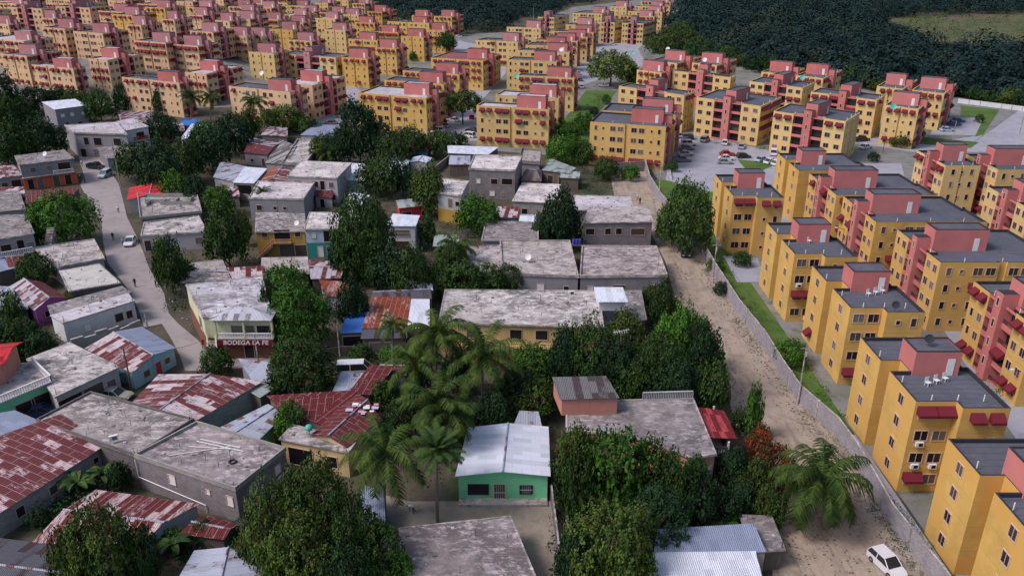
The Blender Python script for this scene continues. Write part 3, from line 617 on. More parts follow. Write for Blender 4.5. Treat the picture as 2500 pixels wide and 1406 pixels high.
    for wdef in wins:
        face, t_, z_, wd_, ht_ = wdef[:5]; kw = wdef[5] if len(wdef) > 5 else {}
        A, B = L[face], L[(face+1) % n]
        wall_win(e, A, B, t_, z_, wd_, ht_, **kw)
    return e, L, h, o
DR = dict(kind='door'); WB = dict(bars=True); SH = dict(mat=WHITE); 
def railing(e, A, B, z, h=0.9, mat=WHITE, name='balustrade', step=0.28):
    mb = MB(); d = B-A; n = max(2, int(d.length/step))
    for i in range(n+1):
        p = A+d*(i/n); mb.box(p.x-.05, p.x+.05, p.y-.05, p.y+.05, z, z+h-0.08)
    u = d.normalized(); k = Vector((u.y, -u.x, 0))*0.09
    for z0_, z1_ in ((z-0.06, z+0.05), (z+h-0.1, z+h)): 
        q = [A+k, B+k, B-k, A-k]; mb.prism([(p.x, p.y) for p in q], z0_, z1_, 0, 0, True)
    return mb.build(name, mat, e, off=(0, 0, 0))
def post(e, p, z0, z1, r=0.12, mat=WHITE, name='column'):
    mb = MB(); mb.box(p.x-r, p.x+r, p.y-r, p.y+r, z0, z1); return mb.build(name, mat, e, off=(0, 0, 0))
exec_houses = True
HH = []
# name, label, ref, px corners (FL,FR,BR,BL), height, wall, roof, roofmat, kwargs
house('small_house', 'grey two-storey house with bright white roof at the tree edge', 'the bright white roofed grey house', [(134, 268), (210, 258), (182, 245), (104, 252)], 6.2, WGREY, 'shed', S_ZNL, wins=[(0, .2, 3.6, 1, 1, SH), (0, .5, 3.6, 1, 1, SH), (0, .85, 3.6, .8, .8, SH), (0, .3, .6, 1, 1.4), (0, .7, .6, 1.2, 1)], tilt=.3)
house('long_house', 'long ruined two-storey house with open dark upper rooms', 'the long ruined house', [(182, 326), (309, 330), (285, 300), (160, 308)], 6.4, WGREY, 'flat', ROOFW, wins=[(0, .2, 3.4, 1.4, 2.0), (0, .42, 3.4, 2.2, 2.0), (0, .8, 3.4, 2.2, 2.0), (0, .1, .1, 1.6, 2.2), (0, .35, .1, 1.6, 2.2), (0, .7, .1, 2.5, 2.4)], par=.2)
e, L, h, o = house('small_house', 'white house with arched balcony beside the ruin', 'the white arched house', [(307, 320), (361, 310), (325, 292), (283, 298)], 6.0, WWH, 'flat', ROOFW, wins=[(0, .6, 3.4, 2.2, 1.6), (0, .5, .2, 3, 2.2)])
railing(e, L[0]+(L[1]-L[0])*.35+Vector((0, -.5, 0)), L[1]+Vector((0, -.5, 0)), 3.1, .8, WRED)
house('small_house', 'low grey flat roofed house with fallen sheets beside the upper bend', 'the upper bend house', [(262, 388), (352, 380), (345, 350), (240, 362)], 3.2, WGREY, 'flat', CONCD, wins=[(0, .3, .2, 2, 2), (0, .7, .2, 2, 2)])
e, L, h, o = house('corner_house', 'two-storey grey corner house with orange shop front and satellite dish', 'the orange shop house', [(48, 404), (179, 388), (155, 368), (38, 382)], 6.0, WGREY, 'flat', CONCD, low=WORG, floor2=3.0, wins=[(0, .22, 4.0, 1.1, 1.1), (0, .52, 4.0, 1.1, 1.1), (0, .8, 3.2, 2.6, 2.2), (0, .12, .1, 1.2, 2.3, DR), (0, .3, .1, 1.3, 2.3, DR), (0, .6, .1, 1.3, 2.3, DR), (0, .82, .1, 1.3, 2.3, DR)])
k = Vector((0, -1.0, 0)); railing(e, L[0]+(L[1]-L[0])*.62+k, L[1]+k, 3.1, .85); mb = MB(); q = [L[0]+k, L[1]+k, L[1], L[0]]; mb.prism([(p.x, p.y) for p in q], 2.9, 3.05, 0, 0, True); mb.build('balcony_slab', CONC, e, off=(0, 0, 0))
house('small_house', 'low house with orange dado and pale sheet roof at the left edge', 'the orange dado house', [(-30, 440), (52, 428), (38, 394), (-30, 392)], 3.2, WGREY, 'shed', S_MIX, wins=[(0, .45, .8, 1.2, 1.2), (0, .8, .1, 2, 2.2)], low=WORG, floor2=1.0)
house('shed', 'low shed with loose rusty sheets below the orange shop', 'the rusty sheet shed', [(58, 500), (168, 486), (192, 462), (80, 470)], 2.6, WOOD, 'shed', S_RUST, cat='shed')
house('small_house', 'dark flat roofed house above the round green tree on the left', 'the dark left house', [(-30, 520), (60, 512), (45, 468), (-30, 470)], 3.2, WGREY, 'flat', CONCD, wins=[(0, .7, .4, 1.2, 1.2)])
e, L, h, o = house('terrace_house', 'two-storey grey house with balustrade and outside stairs at left edge', 'the balustrade house', [(-40, 592), (81, 571), (62, 526), (-40, 530)], 6.0, WGREY, 'flat', CONCD, wins=[(0, .4, 3.5, 1.6, 1.4), (0, .7, 3.2, 1.1, 2.1, DR), (0, .9, 3.5, 1.1, 1.1)])
railing(e, L[0]+Vector((0, -1.2, 0)), L[1]+Vector((0, -1.2, 0)), 3.1, .9); mb = MB(); q = [L[0]+Vector((0, -1.3, 0)), L[1]+Vector((0, -1.3, 0)), L[1], L[0]]; mb.prism([(p.x, p.y) for p in q], 2.85, 3.06, 0, 0, True); mb.build('balcony_slab', CONC, e, off=(0, 0, 0))
mb = MB()
for i in range(14):
    a = L[1]+Vector((0.3+0.02*i, 4.2-0.36*i, 0)); mb.box(a.x, a.x+1.3, a.y-.36, a.y, 0, 5.8-0.4*i)
mb.build('staircase', CONCD, e, off=(0, 0, 0))
house('small_house', 'grey flat roofed house with rubble strip beside the road', 'the rubble roofed house', [(145, 654), (253, 634), (228, 588), (86, 608)], 3.2, WLG, 'flat', CONC, par=.18, wins=[(0, .5, 1.6, 3, .6), (1, .5, 1, 1, 1)])
house('small_house', 'blank flat roofed house with clean white slab roof', 'the clean white slab house', [(172, 712), (290, 692), (241, 647), (149, 664)], 3.0, BLKD, 'flat', croof('whitewashed_roof', (0.52, 0.50, 0.47), 0.75, 1.15), wins=[(0, .75, .1, 2, 2.1, DR)], par=.06)
house('shed', 'small blue grey tin shed at the left edge', 'the blue grey tin shed', [(-20, 668), (32, 655), (10, 618), (-20, 615)], 2.6, WOOD, 'shed', S_ZNB, cat='shed')
house('shed', 'dark red gabled shed beside the rubble roofed house', 'the dark red shed', [(25, 655), (64, 648), (50, 615), (10, 618)], 2.6, WOOD, 'gable', S_RUST, cat='shed', rise=.6)
house('magenta_house', 'magenta house with patched rusty gable roof', 'the magenta house', [(86, 756), (160, 728), (100, 690), (25, 702)], 2.8, WMAG, 'gable', [S_MIX, S_RUST], ridge='y', rise=1.1, wins=[(0, .35, 1, .9, .9, WB), (0, .85, .5, 1.6, 1.6)])
house('green_hut', 'green walled hut with zinc roof at left edge', 'the green walled hut', [(-25, 765), (36, 745), (30, 702), (-25, 698)], 2.6, WGRD, 'gable', S_ZN, ridge='x', rise=.7, wins=[(0, .5, .9, .8, .8)])
e, L, h, o = house('long_building', 'long white unroofed looking building behind a ruined stone wall', 'the long white building', [(154, 790), (327, 736), (312, 718), (125, 772)], 3.3, WWH, 'flat', ROOFW, wins=[(0, .3, 1, .9, 1.1, SH), (0, .75, .9, 1.2, 1.3), (0, .9, .9, .9, 1.2)], over=.12)
house('small_house', 'low dark roofed annex behind the long white building', 'the dark roofed annex', [(128, 768), (316, 716), (296, 702), (120, 748)], 3.0, BLKD, 'flat', CONCD)
house('turquoise_house', 'turquoise house under zinc and rusty patchwork gable roof', 'the turquoise house', [(322, 908), (424, 850), (345, 800), (213, 850)], 2.6, WTUR, 'gable', [S_RUSTP, S_ZNB], ridge='y', rise=.8, wins=[(0, .58, .05, .9, 1.9, dict(kind='door', mat=WRED)), (0, .3, .8, 1, .9), (0, .8, 1, .9, .8)])
e, L, h, o = house('barred_house', 'flat roofed house with mottled roof and black barred carport', 'the mottled roof house', [(137, 968), (287, 898), (168, 840), (70, 878)], 3.4, WLG, 'flat', CONCX, wins=[(0, .2, .1, 3.2, 2.5, dict(bars=True, kind='gate')), (0, .55, .1, 2.8, 2.5, dict(bars=True, kind='gate')), (0, .85, 1.2, 1.2, 1, {})])
# terrace house with red roof
e, L, h, o = house('terrace_house', 'two-storey house with white balcony terrace and red roof at left edge', 'the red roofed terrace house', [(-70, 1010), (123, 930), (74, 890), (-70, 905)], 3.6, WGRN, 'flat', CONC, wins=[(0, .62, .1, 2.2, 2.2), (0, .85, .1, 2.6, 2.3)], over=.5, parmat=WWH)
k = Vector((.4, -.4, 0)); railing(e, L[0]+k, L[1]+k, 3.8, .9); railing(e, L[1]+k, L[2]+Vector((.4, 0, 0)), 3.8, .9)
ub = MB(); U = [L[3]+(L[2]-L[3])*.85, L[0]+(L[1]-L[0])*.45+(L[3]-L[0])*.35, L[0]+(L[3]-L[0])*.3, L[3]]; ub.prism([(p.x, p.y) for p in U], 3.76, 6.6, 0, None); ub.build('upper_wall', WSAL, e, off=(0, 0, 0))
rb = MB(); c = sum(U, Vector())/4; O = [c+(p-c)*1.25 for p in U]; O = O[::-1]
a = sum(O[i].x*O[(i+1) % 4].y-O[(i+1) % 4].x*O[i].y for i in range(4)); O = O if a > 0 else O[::-1]
zs = [6.6, 6.6, 6.6, 6.6]; m1 = (O[0]+O[1])/2; m2 = (O[2]+O[3])/2
rb.slab([(O[0].x, O[0].y, 6.6), (m1.x, m1.y, 7.3), (m2.x, m2.y, 7.3), (O[3].x, O[3].y, 6.6)], .08); rb.slab([(m1.x, m1.y, 7.3), (O[1].x, O[1].y, 6.6), (O[2].x, O[2].y, 6.6), (m2.x, m2.y, 7.3)], .08)
rb.build('upper_roof', S_REDB, e, off=(0, 0, 0))
house('zinc_house', 'house with plain blue grey zinc roof at bottom left', 'the plain zinc roofed house', [(28, 1100), (128, 1046), (36, 1014), (-60, 1030)], 3.2, WLG, 'shed', S_ZNB, tilt=.5)
house('long_house', 'long grey block house with checkered rusty roof at bottom left', 'the checkered rusty roof house', [(-60, 1285), (247, 1088), (150, 1034), (-140, 1140)], 2.9, BLKL, 'shed', sheet('checkered_rusted_sheet', (0.58, 0.44, 0.46), (0.15, 0.022, 0.026), 0.60, 0.95, 1.9), tilt=1.0, wins=[(0, .3, .9, .9, 1.1), (0, .56, 1, .9, 1), (0, .75, 1, .9, .9, dict(mat=WGRD)), (0, .93, 1.3, .6, .7)], over=.4)
house('flat_roof_building', 'large low flat roofed block building with brown stained roof', 'the brown stained flat roof', [(331, 1116), (472, 1028), (222, 962), (90, 1030)], 3.4, BLKD, 'flat', CONCM, over=.1, par=.25, parmat=BLKD)
e, L, h, o = house('block_building', 'big grey block building with flat stained roof and shuttered windows', 'the big grey block building', [(331, 1116), (575, 1198), (697, 1100), (482, 1036)], 4.0, BLK, 'flat', croof('brown_stained_roof', (0.29, 0.25, 0.255), 0.45, 1.9), par=.32, over=.1, parmat=BLKL, wins=[(0, .36, 2.1, .9, 1.1, SH), (0, .72, 2.4, .5, .5, SH), (0, .93, 1.9, .8, 1.1, SH), (1, .3, 2.2, .9, 1.0, SH), (1, .8, 2.1, .8, 1.0, SH)])
pb = MB(); u = (L[1]-L[0]).normalized(); n_ = Vector((u.y, -u.x, 0))*.14
A = L[0]+n_; B = L[0]+(L[1]-L[0])*.68+n_; pb.bar((A.x, A.y, 1.6), (B.x, B.y, .9), .06); pb.bar((B.x, B.y, .9), (B.x, B.y, 0), .06); pb.bar((A.x, A.y, 1.6), (A.x, A.y, 3.8), .06); pb.build('drain_pipe', WHITE, e, off=(0, 0, 0))
pb = MB(); u = (L[2]-L[1]).normalized(); n_ = Vector((u.y, -u.x, 0))*.14; A = L[1]+n_+u*.3; B = L[2]+n_; pb.bar((A.x, A.y, .6), (B.x, B.y, 1.9), .06); pb.bar((A.x, A.y, .6), (A.x, A.y, 0), .06); pb.build('drain_pipe', WHITE, e, off=(0, 0, 0))
pb = MB(); c = sum(L, Vector())/4
for dx, dy, ex_, ey_ in ((-2.5, 2.2, 3.2, .3), (-2.2, 2.6, 2.6, 1.0), (-4.5, -.5, 1.5, 1.2), (-3, 1.2, 2.2, .7)): pb.bar((c.x+dx, c.y+dy, 4.25), (c.x+ex_, c.y+ey_, 4.25), .05)
for i in range(16):
    a, b = i*math.pi/8, (i+1)*math.pi/8; pb.bar((c.x+2.6+.35*math.cos(a), c.y-1.6+.35*math.sin(a), 4.28), (c.x+2.6+.35*math.cos(b), c.y-1.6+.35*math.sin(b), 4.28), .09, 1)
tag(pb.build('roof_scrap', [WHITE, EDGE]), 'white poles and an old tyre lying on the big block building roof', 'scrap').location = (o.x, o.y, 0)
house('workshop', 'long workshop with dark rusty patchwork roof near the road', 'the dark rusty workshop', [(319, 990), (470, 1030), (637, 932), (388, 915)], 3.2, BLKL, 'gable', [S_RUSTP, S_RUSTP], ridge='y', rise=.55, over=.15)
house('shed', 'flat pale zinc lean-to above the rusty workshop', 'the pale zinc lean-to', [(618, 925), (656, 930), (660, 893), (590, 885)], 2.7, WGREY, 'shed', S_ZN, cat='shed')
house('shed', 'tiny shed with greenish zinc roof beside the workshop', 'the tiny zinc shed', [(635, 968), (664, 950), (640, 940), (609, 958)], 2.5, WOOD, 'shed', S_ZNG, cat='shed')
house('cabin', 'small cabin with zinc roof and green and red wall', 'the green and red cabin', [(624, 1076), (684, 1018), (652, 990), (538, 1046)], 2.6, WGRD, 'gable', S_ZN, ridge='x', rise=.4, wins=[(0, .75, .1, .9, 1.9, dict(kind='door', mat=WRED))])
e, L, h, o = house('cream_house', 'cream house with small barred window and covered porch', 'the cream house', [(686, 1072), (849, 1104), (868, 1078), (716, 1040)], 3.3, WCRM, 'flat', CONCM, wins=[(0, .28, .3, 3.0, 2.2), (0, .76, .9, 1.1, 1.4, WB)], over=.2)
house('rusty_roof_house', 'cream walled house under deep red rusty hip roof', 'the deep red roof', [(765, 1062), (845, 1088), (925, 1022), (868, 962)], 3.6, WCRM, 'gable', S_RUST, ridge='y', rise=.7)
house('rusty_roof_house', 'low house with ragged rusty roof left of the deep red roof', 'the ragged rusty roof', [(690, 1000), (790, 1035), (868, 962), (660, 975)], 3.4, WOOD, 'shed', S_RUST, tilt=.4)
house('shed', 'zinc shed roof beside the parked van', 'the zinc roof by the van', [(816, 957), (862, 958), (893, 920), (838, 915)], 2.6, WOOD, 'shed', S_ZN, cat='shed')
house('shed', 'deep red corrugated roof right of the parked van', 'the red roof by the van', [(857, 958), (900, 962), (957, 906), (907, 898)], 2.8, WOOD, 'shed', S_RUST, cat='shed')
# green house
e, L, h, o = house('green_house', 'mint green house with bright zinc gable roof and barred door', 'the mint green house', [(1119, 1158), (1337, 1158), (1333, 1045), (1148, 1047)], None, WGRN, 'gable', S_ZNL, basey=1222, ridge='y', rise=.55, over=.3, wins=[(0, .22, .9, 2.1, 1.2, dict(bars=True, fr=EDGE)), (0, .46, .05, 1.1, 2.1, dict(kind='door', bars='w')), (0, .76, .95, 1.25, 1.0, dict(bars='w', fr=EDGE))])
mb = MB(); A, B = L[0]+Vector((0, -1.1, 0)), L[1]+Vector((0, -1.1, 0)); mb.prism([(A.x, A.y), (B.x, B.y), (B.x, L[1].y-.01), (A.x, L[0].y-.01)], 0, .35, 0, 0); mb.build('porch_slab', CONC, e, off=(0, 0, 0))
house('flat_roof_building', 'stained concrete flat roof at the bottom edge below the green house', 'the foreground stained roof', [(1000, 1520), (1345, 1500), (1246, 1263), (974, 1292)], 3.0, BLKD, 'flat', croof('purple_stained_roof', (0.25, 0.215, 0.22), 0.5, 1.9, .2), over=.1, par=.05)
# pink house cluster
e, L, h, o = house('pink_house', 'two-storey pink house with broad stained roof beside the dirt road', 'the big pink house', [(1385, 1052), (1530, 1062), (1690, 1118), (1745, 1110), (1690, 976), (1385, 985)], 5.2, WPCH, 'flat', CONCD, over=.2, par=.08, wins=[(3, .5, 2.0, 1.6, 1.6, dict(mat=WHITE)), (0, .4, 2.6, 1.2, 1.4, {}), (1, .3, 2.6, 1.2, 1.4, {}), (2, .5, 2.3, 2.0, 1.6, dict(mat=WHITE))])
ub = MB(); U = [G(1372, 972, 7.6)-o, G(1508, 968, 7.6)-o, G(1476, 922, 7.6)-o, G(1352, 925, 7.6)-o]; ub.prism([(p.x, p.y) for p in U], 5.36, 7.5, 0, None); ub.build('upper_wall', WSAL, e, off=(0, 0, 0))
rb = MB(); rb.slab([(U[0].x-.2, U[0].y-.2, 7.55), (U[1].x+.2, U[1].y-.2, 7.55), (U[2].x+.2, U[2].y+.2, 7.75), (U[3].x-.2, U[3].y+.2, 7.75)], .06); rb.build('upper_roof', sheet('dark_brown_sheet', (0.16, 0.15, 0.15), (0.08, 0.06, 0.06), .4), e, off=(0, 0, 0))
C = [G(1718, 1068, 4.6)-o, G(1800, 1070, 4.2)-o, G(1768, 1002, 4.2)-o, G(1697, 992, 4.8)-o]; rb = MB(); rb.slab(C, .05); rb.build('porch_roof', S_RED, e, off=(0, 0, 0))
fb = MB(); D = [G(1738, 1112, 2.6)-o, G(1776, 1108, 2.6)-o, G(1740, 1020, 2.6)-o, G(1700, 1020, 2.6)-o]; fb.prism([(p.x, p.y) for p in D], 2.4, 2.6, 0, 0, True); fb.build('balcony_slab', CONC, e, off=(0, 0, 0))
D = [Vector((p.x, p.y, 0)) for p in D]; railing(e, D[0], D[1], 2.65, .9, EDGE); railing(e, D[1], D[2], 2.65, .9, EDGE)
for p in D[1:3]: post(e, p, 0, 4.2, .09)
A, B = L[5]+(L[4]-L[5])*.6, L[4].copy(); railing(e, A, B, 5.42, 1.0, WLG, 'terrace_railing', .2)
house('zinc_house', 'foreground house with long pale zinc roof and red edging', 'the foreground zinc roof', [(1598, 1354), (1868, 1346), (1836, 1290), (1606, 1304)], 3.2, BLKL, 'shed', S_ZNB, tilt=.5, over=.1)
e, L, h, o = house('zinc_house', 'bright white zinc roof at the bottom edge by the dirt road', 'the bright foreground zinc roof', [(1590, 1480), (1875, 1470), (1838, 1345), (1594, 1358)], 2.9, BLKL, 'shed', S_ZNL, tilt=.35, over=.1)
# long cream building and neighbours
e, L, h, o = house('long_building', 'long two-storey cream building with stained roof behind the coconut palms', 'the long cream building', [(1075, 788), (1470, 800), (1458, 714), (1090, 711)], 6.0, WCRM, 'flat', CONCX, wins=[(0, .47, 3.9, 1.6, 1.4), (0, .63, 3.9, 1.6, 1.4), (0, .76, 3.2, 1.2, 2.1, DR), (0, .2, 3.9, 1.6, 1.4), (0, .9, 3.9, 1.6, 1.4)], over=.3, par=.08)
k = Vector((0, -1.1, 0)); mb = MB(); mb.prism([(p.x, p.y) for p in (L[0]+k, L[1]+k, L[1], L[0])], 2.7, 3.0, 0, 0, True); mb.build('balcony_slab', WCRM, e, off=(0, 0, 0)); railing(e, L[0]+k, L[1]+k, 3.05, .8, WCRM)
mb = MB(); p = G(1490, 745, 6.2)-o; mb.box(p.x-1.8, p.x+1.8, p.y-1.8, p.y+1.8, 6.16, 7.6); mb.build('roof_hut', WWH, e, off=(0, 0, 0))
mb = MB(); mb.slab([(p.x-2.2, p.y-2.2, 7.7), (p.x+2.2, p.y-2.2, 7.7), (p.x+2.0, p.y+2.4, 8.0), (p.x-2.2, p.y+2.4, 8.0)], .06); mb.build('roof_hut_cover', S_ZNL, e, off=(0, 0, 0))
house('small_house', 'dark flat roof squeezed right of the long cream building', 'the squeezed dark roof', [(1478, 790), (1575, 780), (1562, 712), (1470, 712)], 4.2, BLKD, 'flat', CONCD)
house('flat_roof_house', 'left half of the paired flat roofed grey houses, roof with rubble', 'the left paired grey house', [(1228, 672), (1411, 678), (1390, 592), (1222, 592)], 3.6, WGREY, 'flat', CONC, par=.3, over=.15, wins=[(0, .5, 1.1, 1.2, 1.2, SH), (0, .2, 1.1, .9, 1.2, SH), (0, .85, 1, .8, 1)])
house('flat_roof_house', 'right half of the paired flat roofed grey houses by the dirt road', 'the right paired grey house', [(1417, 678), (1628, 676), (1602, 606), (1422, 605)], 3.6, WGREY, 'flat', croof('brown_speckled_roof', (0.33, 0.28, 0.28), 0.45, 1.9), par=.3, over=.15, wins=[(0, .12, .9, .9, 1.2, SH), (0, .45, .3, 2, 1.9), (0, .85, 1, .9, 1.2, WB)])
house('flat_roof_house', 'low brown roof left of the paired grey houses', 'the low brown roof', [(1150, 668), (1224, 670), (1218, 602), (1142, 606)], 3.4, WGREY, 'flat', CONC, par=.1)
house('small_house', 'dark roofed house with scrap heap behind the railing', 'the scrap heap roof', [(1178, 588), (1312, 588), (1312, 546), (1188, 544)], 3.2, WGREY, 'flat', CONCD, par=.15)
house('block_house', 'unpainted two-storey block house with empty window holes', 'the block house with empty windows', [(1425, 545), (1592, 543), (1582, 506), (1440, 508)], 5.4, BLK, 'flat', CONC, wins=[(0, .1, 3.1, 1.6, 1.2), (0, .36, 3.1, 1.1, 1.2), (0, .52, 3.1, 1.1, 1.2), (0, .8, 2.9, 2.6, 1.3)], over=.2)
house('low_house', 'low house with pale roof behind the dark pointed tree', 'the pale roof behind the pointed tree', [(1396, 516), (1545, 510), (1537, 482), (1404, 480)], 3.4, BLKL, 'flat', ROOFW, par=.12)
house('low_house', 'unfinished pale slab roof with column stubs near the dirt lot', 'the unfinished pale slab', [(1253, 492), (1365, 497), (1366, 452), (1276, 449)], 3.0, BLKL, 'flat', CONCL, wins=[(0, .25, .3, 1.2, 1.2), (0, .7, .3, 1.2, 1.2)])
house('block_house', 'tall unpainted two-storey house with laundry balcony', 'the tall laundry house', [(1145, 415), (1257, 419), (1274, 384), (1159, 381)], None, BLK, 'flat', CONCL, basey=484, par=.25, wins=[(0, .2, 3.6, .9, 1, SH), (0, .55, 3.5, 1.5, 1.2), (0, .83, 3.5, 2.4, 1.4), (0, .5, .8, 1.1, 1.1, SH), (0, .73, 1, .6, .6), (1, .5, 3.5, 1, 1)], over=.15)
house('white_house', 'small white two-storey house with roof cabin beside the laundry house', 'the small white house', [(1068, 472), (1125, 480), (1143, 446), (1073, 438)], 6.0, WLG, 'flat', CONCL, par=.2, low=WYEL, floor2=2.8, wins=[(0, .55, 3.3, 1, 1.9, DR), (0, .85, 3.8, .9, 1), (1, .5, 3.8, .9, 1)])
house('block_house', 'two-storey grey house with arched porch under white slab roof', 'the arched porch house', [(702, 431), (822, 436), (857, 400), (738, 395)], 5.8, WLG, 'flat', CONCL, wins=[(0, .2, 3.6, 1.6, 1.3), (0, .55, 3.6, 1.4, 1.3), (0, .7, 3.1, 1, 2, DR), (0, .88, 3.6, 1, 1.2), (0, .6, .1, 2.4, 2.3), (0, .9, .9, 1, 1.1), (1, .5, 3.6, .8, 1)], over=.25, par=.06)
house('flat_roof_house', 'grey flat roofed house with pinkish roof in the village centre', 'the pinkish roof house', [(608, 486), (741, 489), (768, 449), (631, 445)], 4.6, WGREY, 'flat', croof('pinkish_roof', (0.58, 0.51, 0.54), 0.55, 1.4), par=.2, over=.1, wins=[(0, .17, 2.2, 1.1, 1.1, WB), (0, .46, 2.4, .7, .7, WB), (0, .64, 2.4, .7, .7, WB), (1, .5, 2.2, .8, .8)])
e, L, h, o = house('mustard_house', 'mustard yellow two-storey house with outside staircase', 'the mustard house', [(625, 568), (744, 566), (742, 524), (627, 520)], None, WYEL, 'flat', CONCM, basey=628, over=.2, wins=[(0, .17, 3.9, 1, 1.1, WB), (0, .53, 3.2, 2.9, 2.1), (0, .85, 3.9, 1, 1.1, WB), (0, .6, .1, 2.8, 2.3), (0, .88, .1, 2.2, 2.2)])
k = Vector((0, -1.0, 0)); A, B = L[0]+(L[1]-L[0])*.34+k, L[0]+(L[1]-L[0])*.72+k; railing(e, A, B, 3.0, .8, WPCH); mb = MB(); mb.prism([(A.x, A.y), (B.x, B.y), (B.x, B.y+1), (A.x, A.y+1)], 2.75, 2.98, 0, 0, True); mb.build('balcony_slab', WYEL, e, off=(0, 0, 0))
mb = MB()
for i in range(11): mb.box(A.x-.3*i-.3, A.x-.3*i, A.y, A.y+1, max(0, 2.5-.27*i-.3), 2.75-.27*i)
mb.build('staircase', WPCH, e, off=(0, 0, 0))
mb = MB()
for i in range(11): mb.box(A.x-.3*i-.06, A.x-.3*i, A.y-.05, A.y+.02, 2.75-.27*i, 3.55-.27*i)
mb.bar((A.x, A.y-.02, 3.6), (A.x-3.3, A.y-.02, .65), .06); mb.build('stair_railing', WPCH, e, off=(0, 0, 0))
house('blue_white_house', 'pale blue and white two-storey house with green ground floor', 'the pale blue house', [(745, 561), (838, 560), (850, 522), (758, 521)], None, LBLU, 'flat', CONCL, basey=629, low=TEAL, floor2=2.9, wins=[(0, .2, 3.9, .9, 1, SH), (0, .6, 3.1, 1.8, 2.1), (0, .35, .1, 1, 2.1, dict(kind='door', mat=WHITE)), (0, .6, .1, 1, 2.1, DR)], par=.08)
house('white_house', 'white house with bright sheet roof right of the tall dark tree', 'the bright sheet roof house', [(946, 552), (1012, 552), (1022, 530), (962, 526)], 5.4, WWH, 'shed', S_ZNL, tilt=.2, wins=[(0, .5, 3.4, 3, 1.2, dict(bars='w')), (0, .5, .6, 2.6, 1.8)])
house('red_house', 'bright red house with small porch hidden among trees', 'the bright red house', [(975, 508), (1044, 500), (1032, 484), (968, 490)], 3.0, WRED, 'gable', S_ZNG, ridge='x', rise=.5, wins=[(0, .25, .2, 2.0, 1.8), (0, .85, .8, 1, 1)])
house('zinc_house', 'blue grey zinc roofed shed left of the open carport', 'the blue zinc shed', [(523, 433), (570, 444), (601, 411), (541, 400)], 3.0, WLG, 'shed', S_ZN, wins=[(0, .5, .2, 1.4, 1.6)])
house('carport', 'open carport under striped bright zinc roof', 'the striped carport', [(572, 446), (618, 448), (650, 416), (600, 412)], 3.0, WGREY, 'shed', S_ZNL, wins=[(0, .5, .1, 3.6, 2.4)])  # open front is a dark pane on a closed wall, painted interior shade
house('rusty_hut', 'hut with broken rusty rafters right of the carport', 'the broken rafters hut', [(636, 445), (700, 442), (718, 416), (662, 412)], 3.0, BLKL, 'gable', [S_ORG, S_RUSTH], ridge='y', rise=.7)
house('ruined_house', 'grey ruined house with caved rusty roof', 'the caved rusty roof house', [(597, 372), (652, 378), (682, 350), (622, 338)], 3.2, WGREY, 'gable', [S_RUST, S_MIX], ridge='x', rise=.6, wins=[(0, .3, .8, .9, .9), (0, .8, .1, .9, 2, DR)])
house('ruined_house', 'grey roofless ruin with slatted frame roof', 'the slatted frame ruin', [(650, 398), (700, 402), (722, 360), (684, 345)], 2.8, BLKL, 'shed', sheet('grey_slats', (.42, .4, .38), (.12, .1, .1), .5, .5, 6), tilt=.4)
house('ruined_house', 'roofless pale block shell beside the slatted ruin', 'the pale block shell', [(690, 402), (745, 404), (782, 350), (728, 345)], 2.8, BLKL, 'flat', CONCX, par=.5)
e, L, h, o = house('red_gable_house', 'house with plain bright red gable roof beside the road', 'the bright red gable roof', [(313, 488), (420, 478), (428, 453), (318, 460)], 3.0, WLG, 'gable', S_REDB, ridge='y', rise=.9)
e, L, h, o = house('unfinished_house', 'unfinished grey slab with rows of low block walls', 'the unfinished slab house', [(345, 535), (491, 520), (478, 470), (338, 476)], 3.1, BLK, 'flat', CONCM, par=.35, parmat=BLKL)
pw = MB()
for t1, t2, s1, s2 in ((.1, .9, .85, .85), (.1, .6, .6, .6), (.35, .95, .45, .45)):
    a = L[0]+(L[1]-L[0])*t1+(L[3]-L[0])*s1; b = L[0]+(L[1]-L[0])*t2+(L[3]-L[0])*s2; pw.box(min(a.x, b.x), max(a.x, b.x), a.y-.08, a.y+.08, h+.16, h+.95)
for t1 in (.12, .4, .62, .88):
    a = L[0]+(L[1]-L[0])*t1+(L[3]-L[0])*.45; pw.box(a.x-.08, a.x+.08, a.y, a.y+2.2, h+.165, h+.9)
pw.build('partition_wall', BLKL, e, off=(0, 0, 0))
e, L, h, o = house('arched_window_house', 'low greenish grey house with double arched window beside parked white car', 'the double arched window house', [(346, 577), (505, 568), (484, 530), (354, 546)], 3.2, WLG, 'flat', CONCX, par=.15, wins=[(0, .07, .2, 1.1, 2.1), (0, .27, .8, 1.9, 1.2), (0, .87, 1, 1.4, 1.3)], over=.2)
house('low_house', 'low mossy flat roof between the road trees and the shop', 'the mossy flat roof', [(440, 690), (560, 682), (540, 636), (432, 650)], 2.8, BLKD, 'flat', CONCM)
house('low_house', 'dark low roof above the round bright tree', 'the dark low roof', [(575, 690), (650, 682), (640, 655), (560, 660)], 2.8, BLKD, 'shed', S_RUSTP)
house('low_house', 'flat grey wall roof below the mustard house', 'the flat roof below the mustard house', [(640, 668), (752, 668), (748, 630), (642, 632)], 2.8, BLK, 'flat', CONC)
house('rusty_hut', 'hut with striped rusty sheets below the pale blue house', 'the striped rusty hut', [(762, 680), (830, 678), (842, 640), (758, 636)], 2.8, WOOD, 'gable', [S_MIX, S_RUSTP], ridge='x', rise=.5)
house('rusty_hut', 'small hut with part rusty zinc roof between two leafy trees', 'the small part rusty hut', [(800, 722), (838, 724), (852, 696), (784, 690)], 2.8, WLG, 'shed', S_ORG)
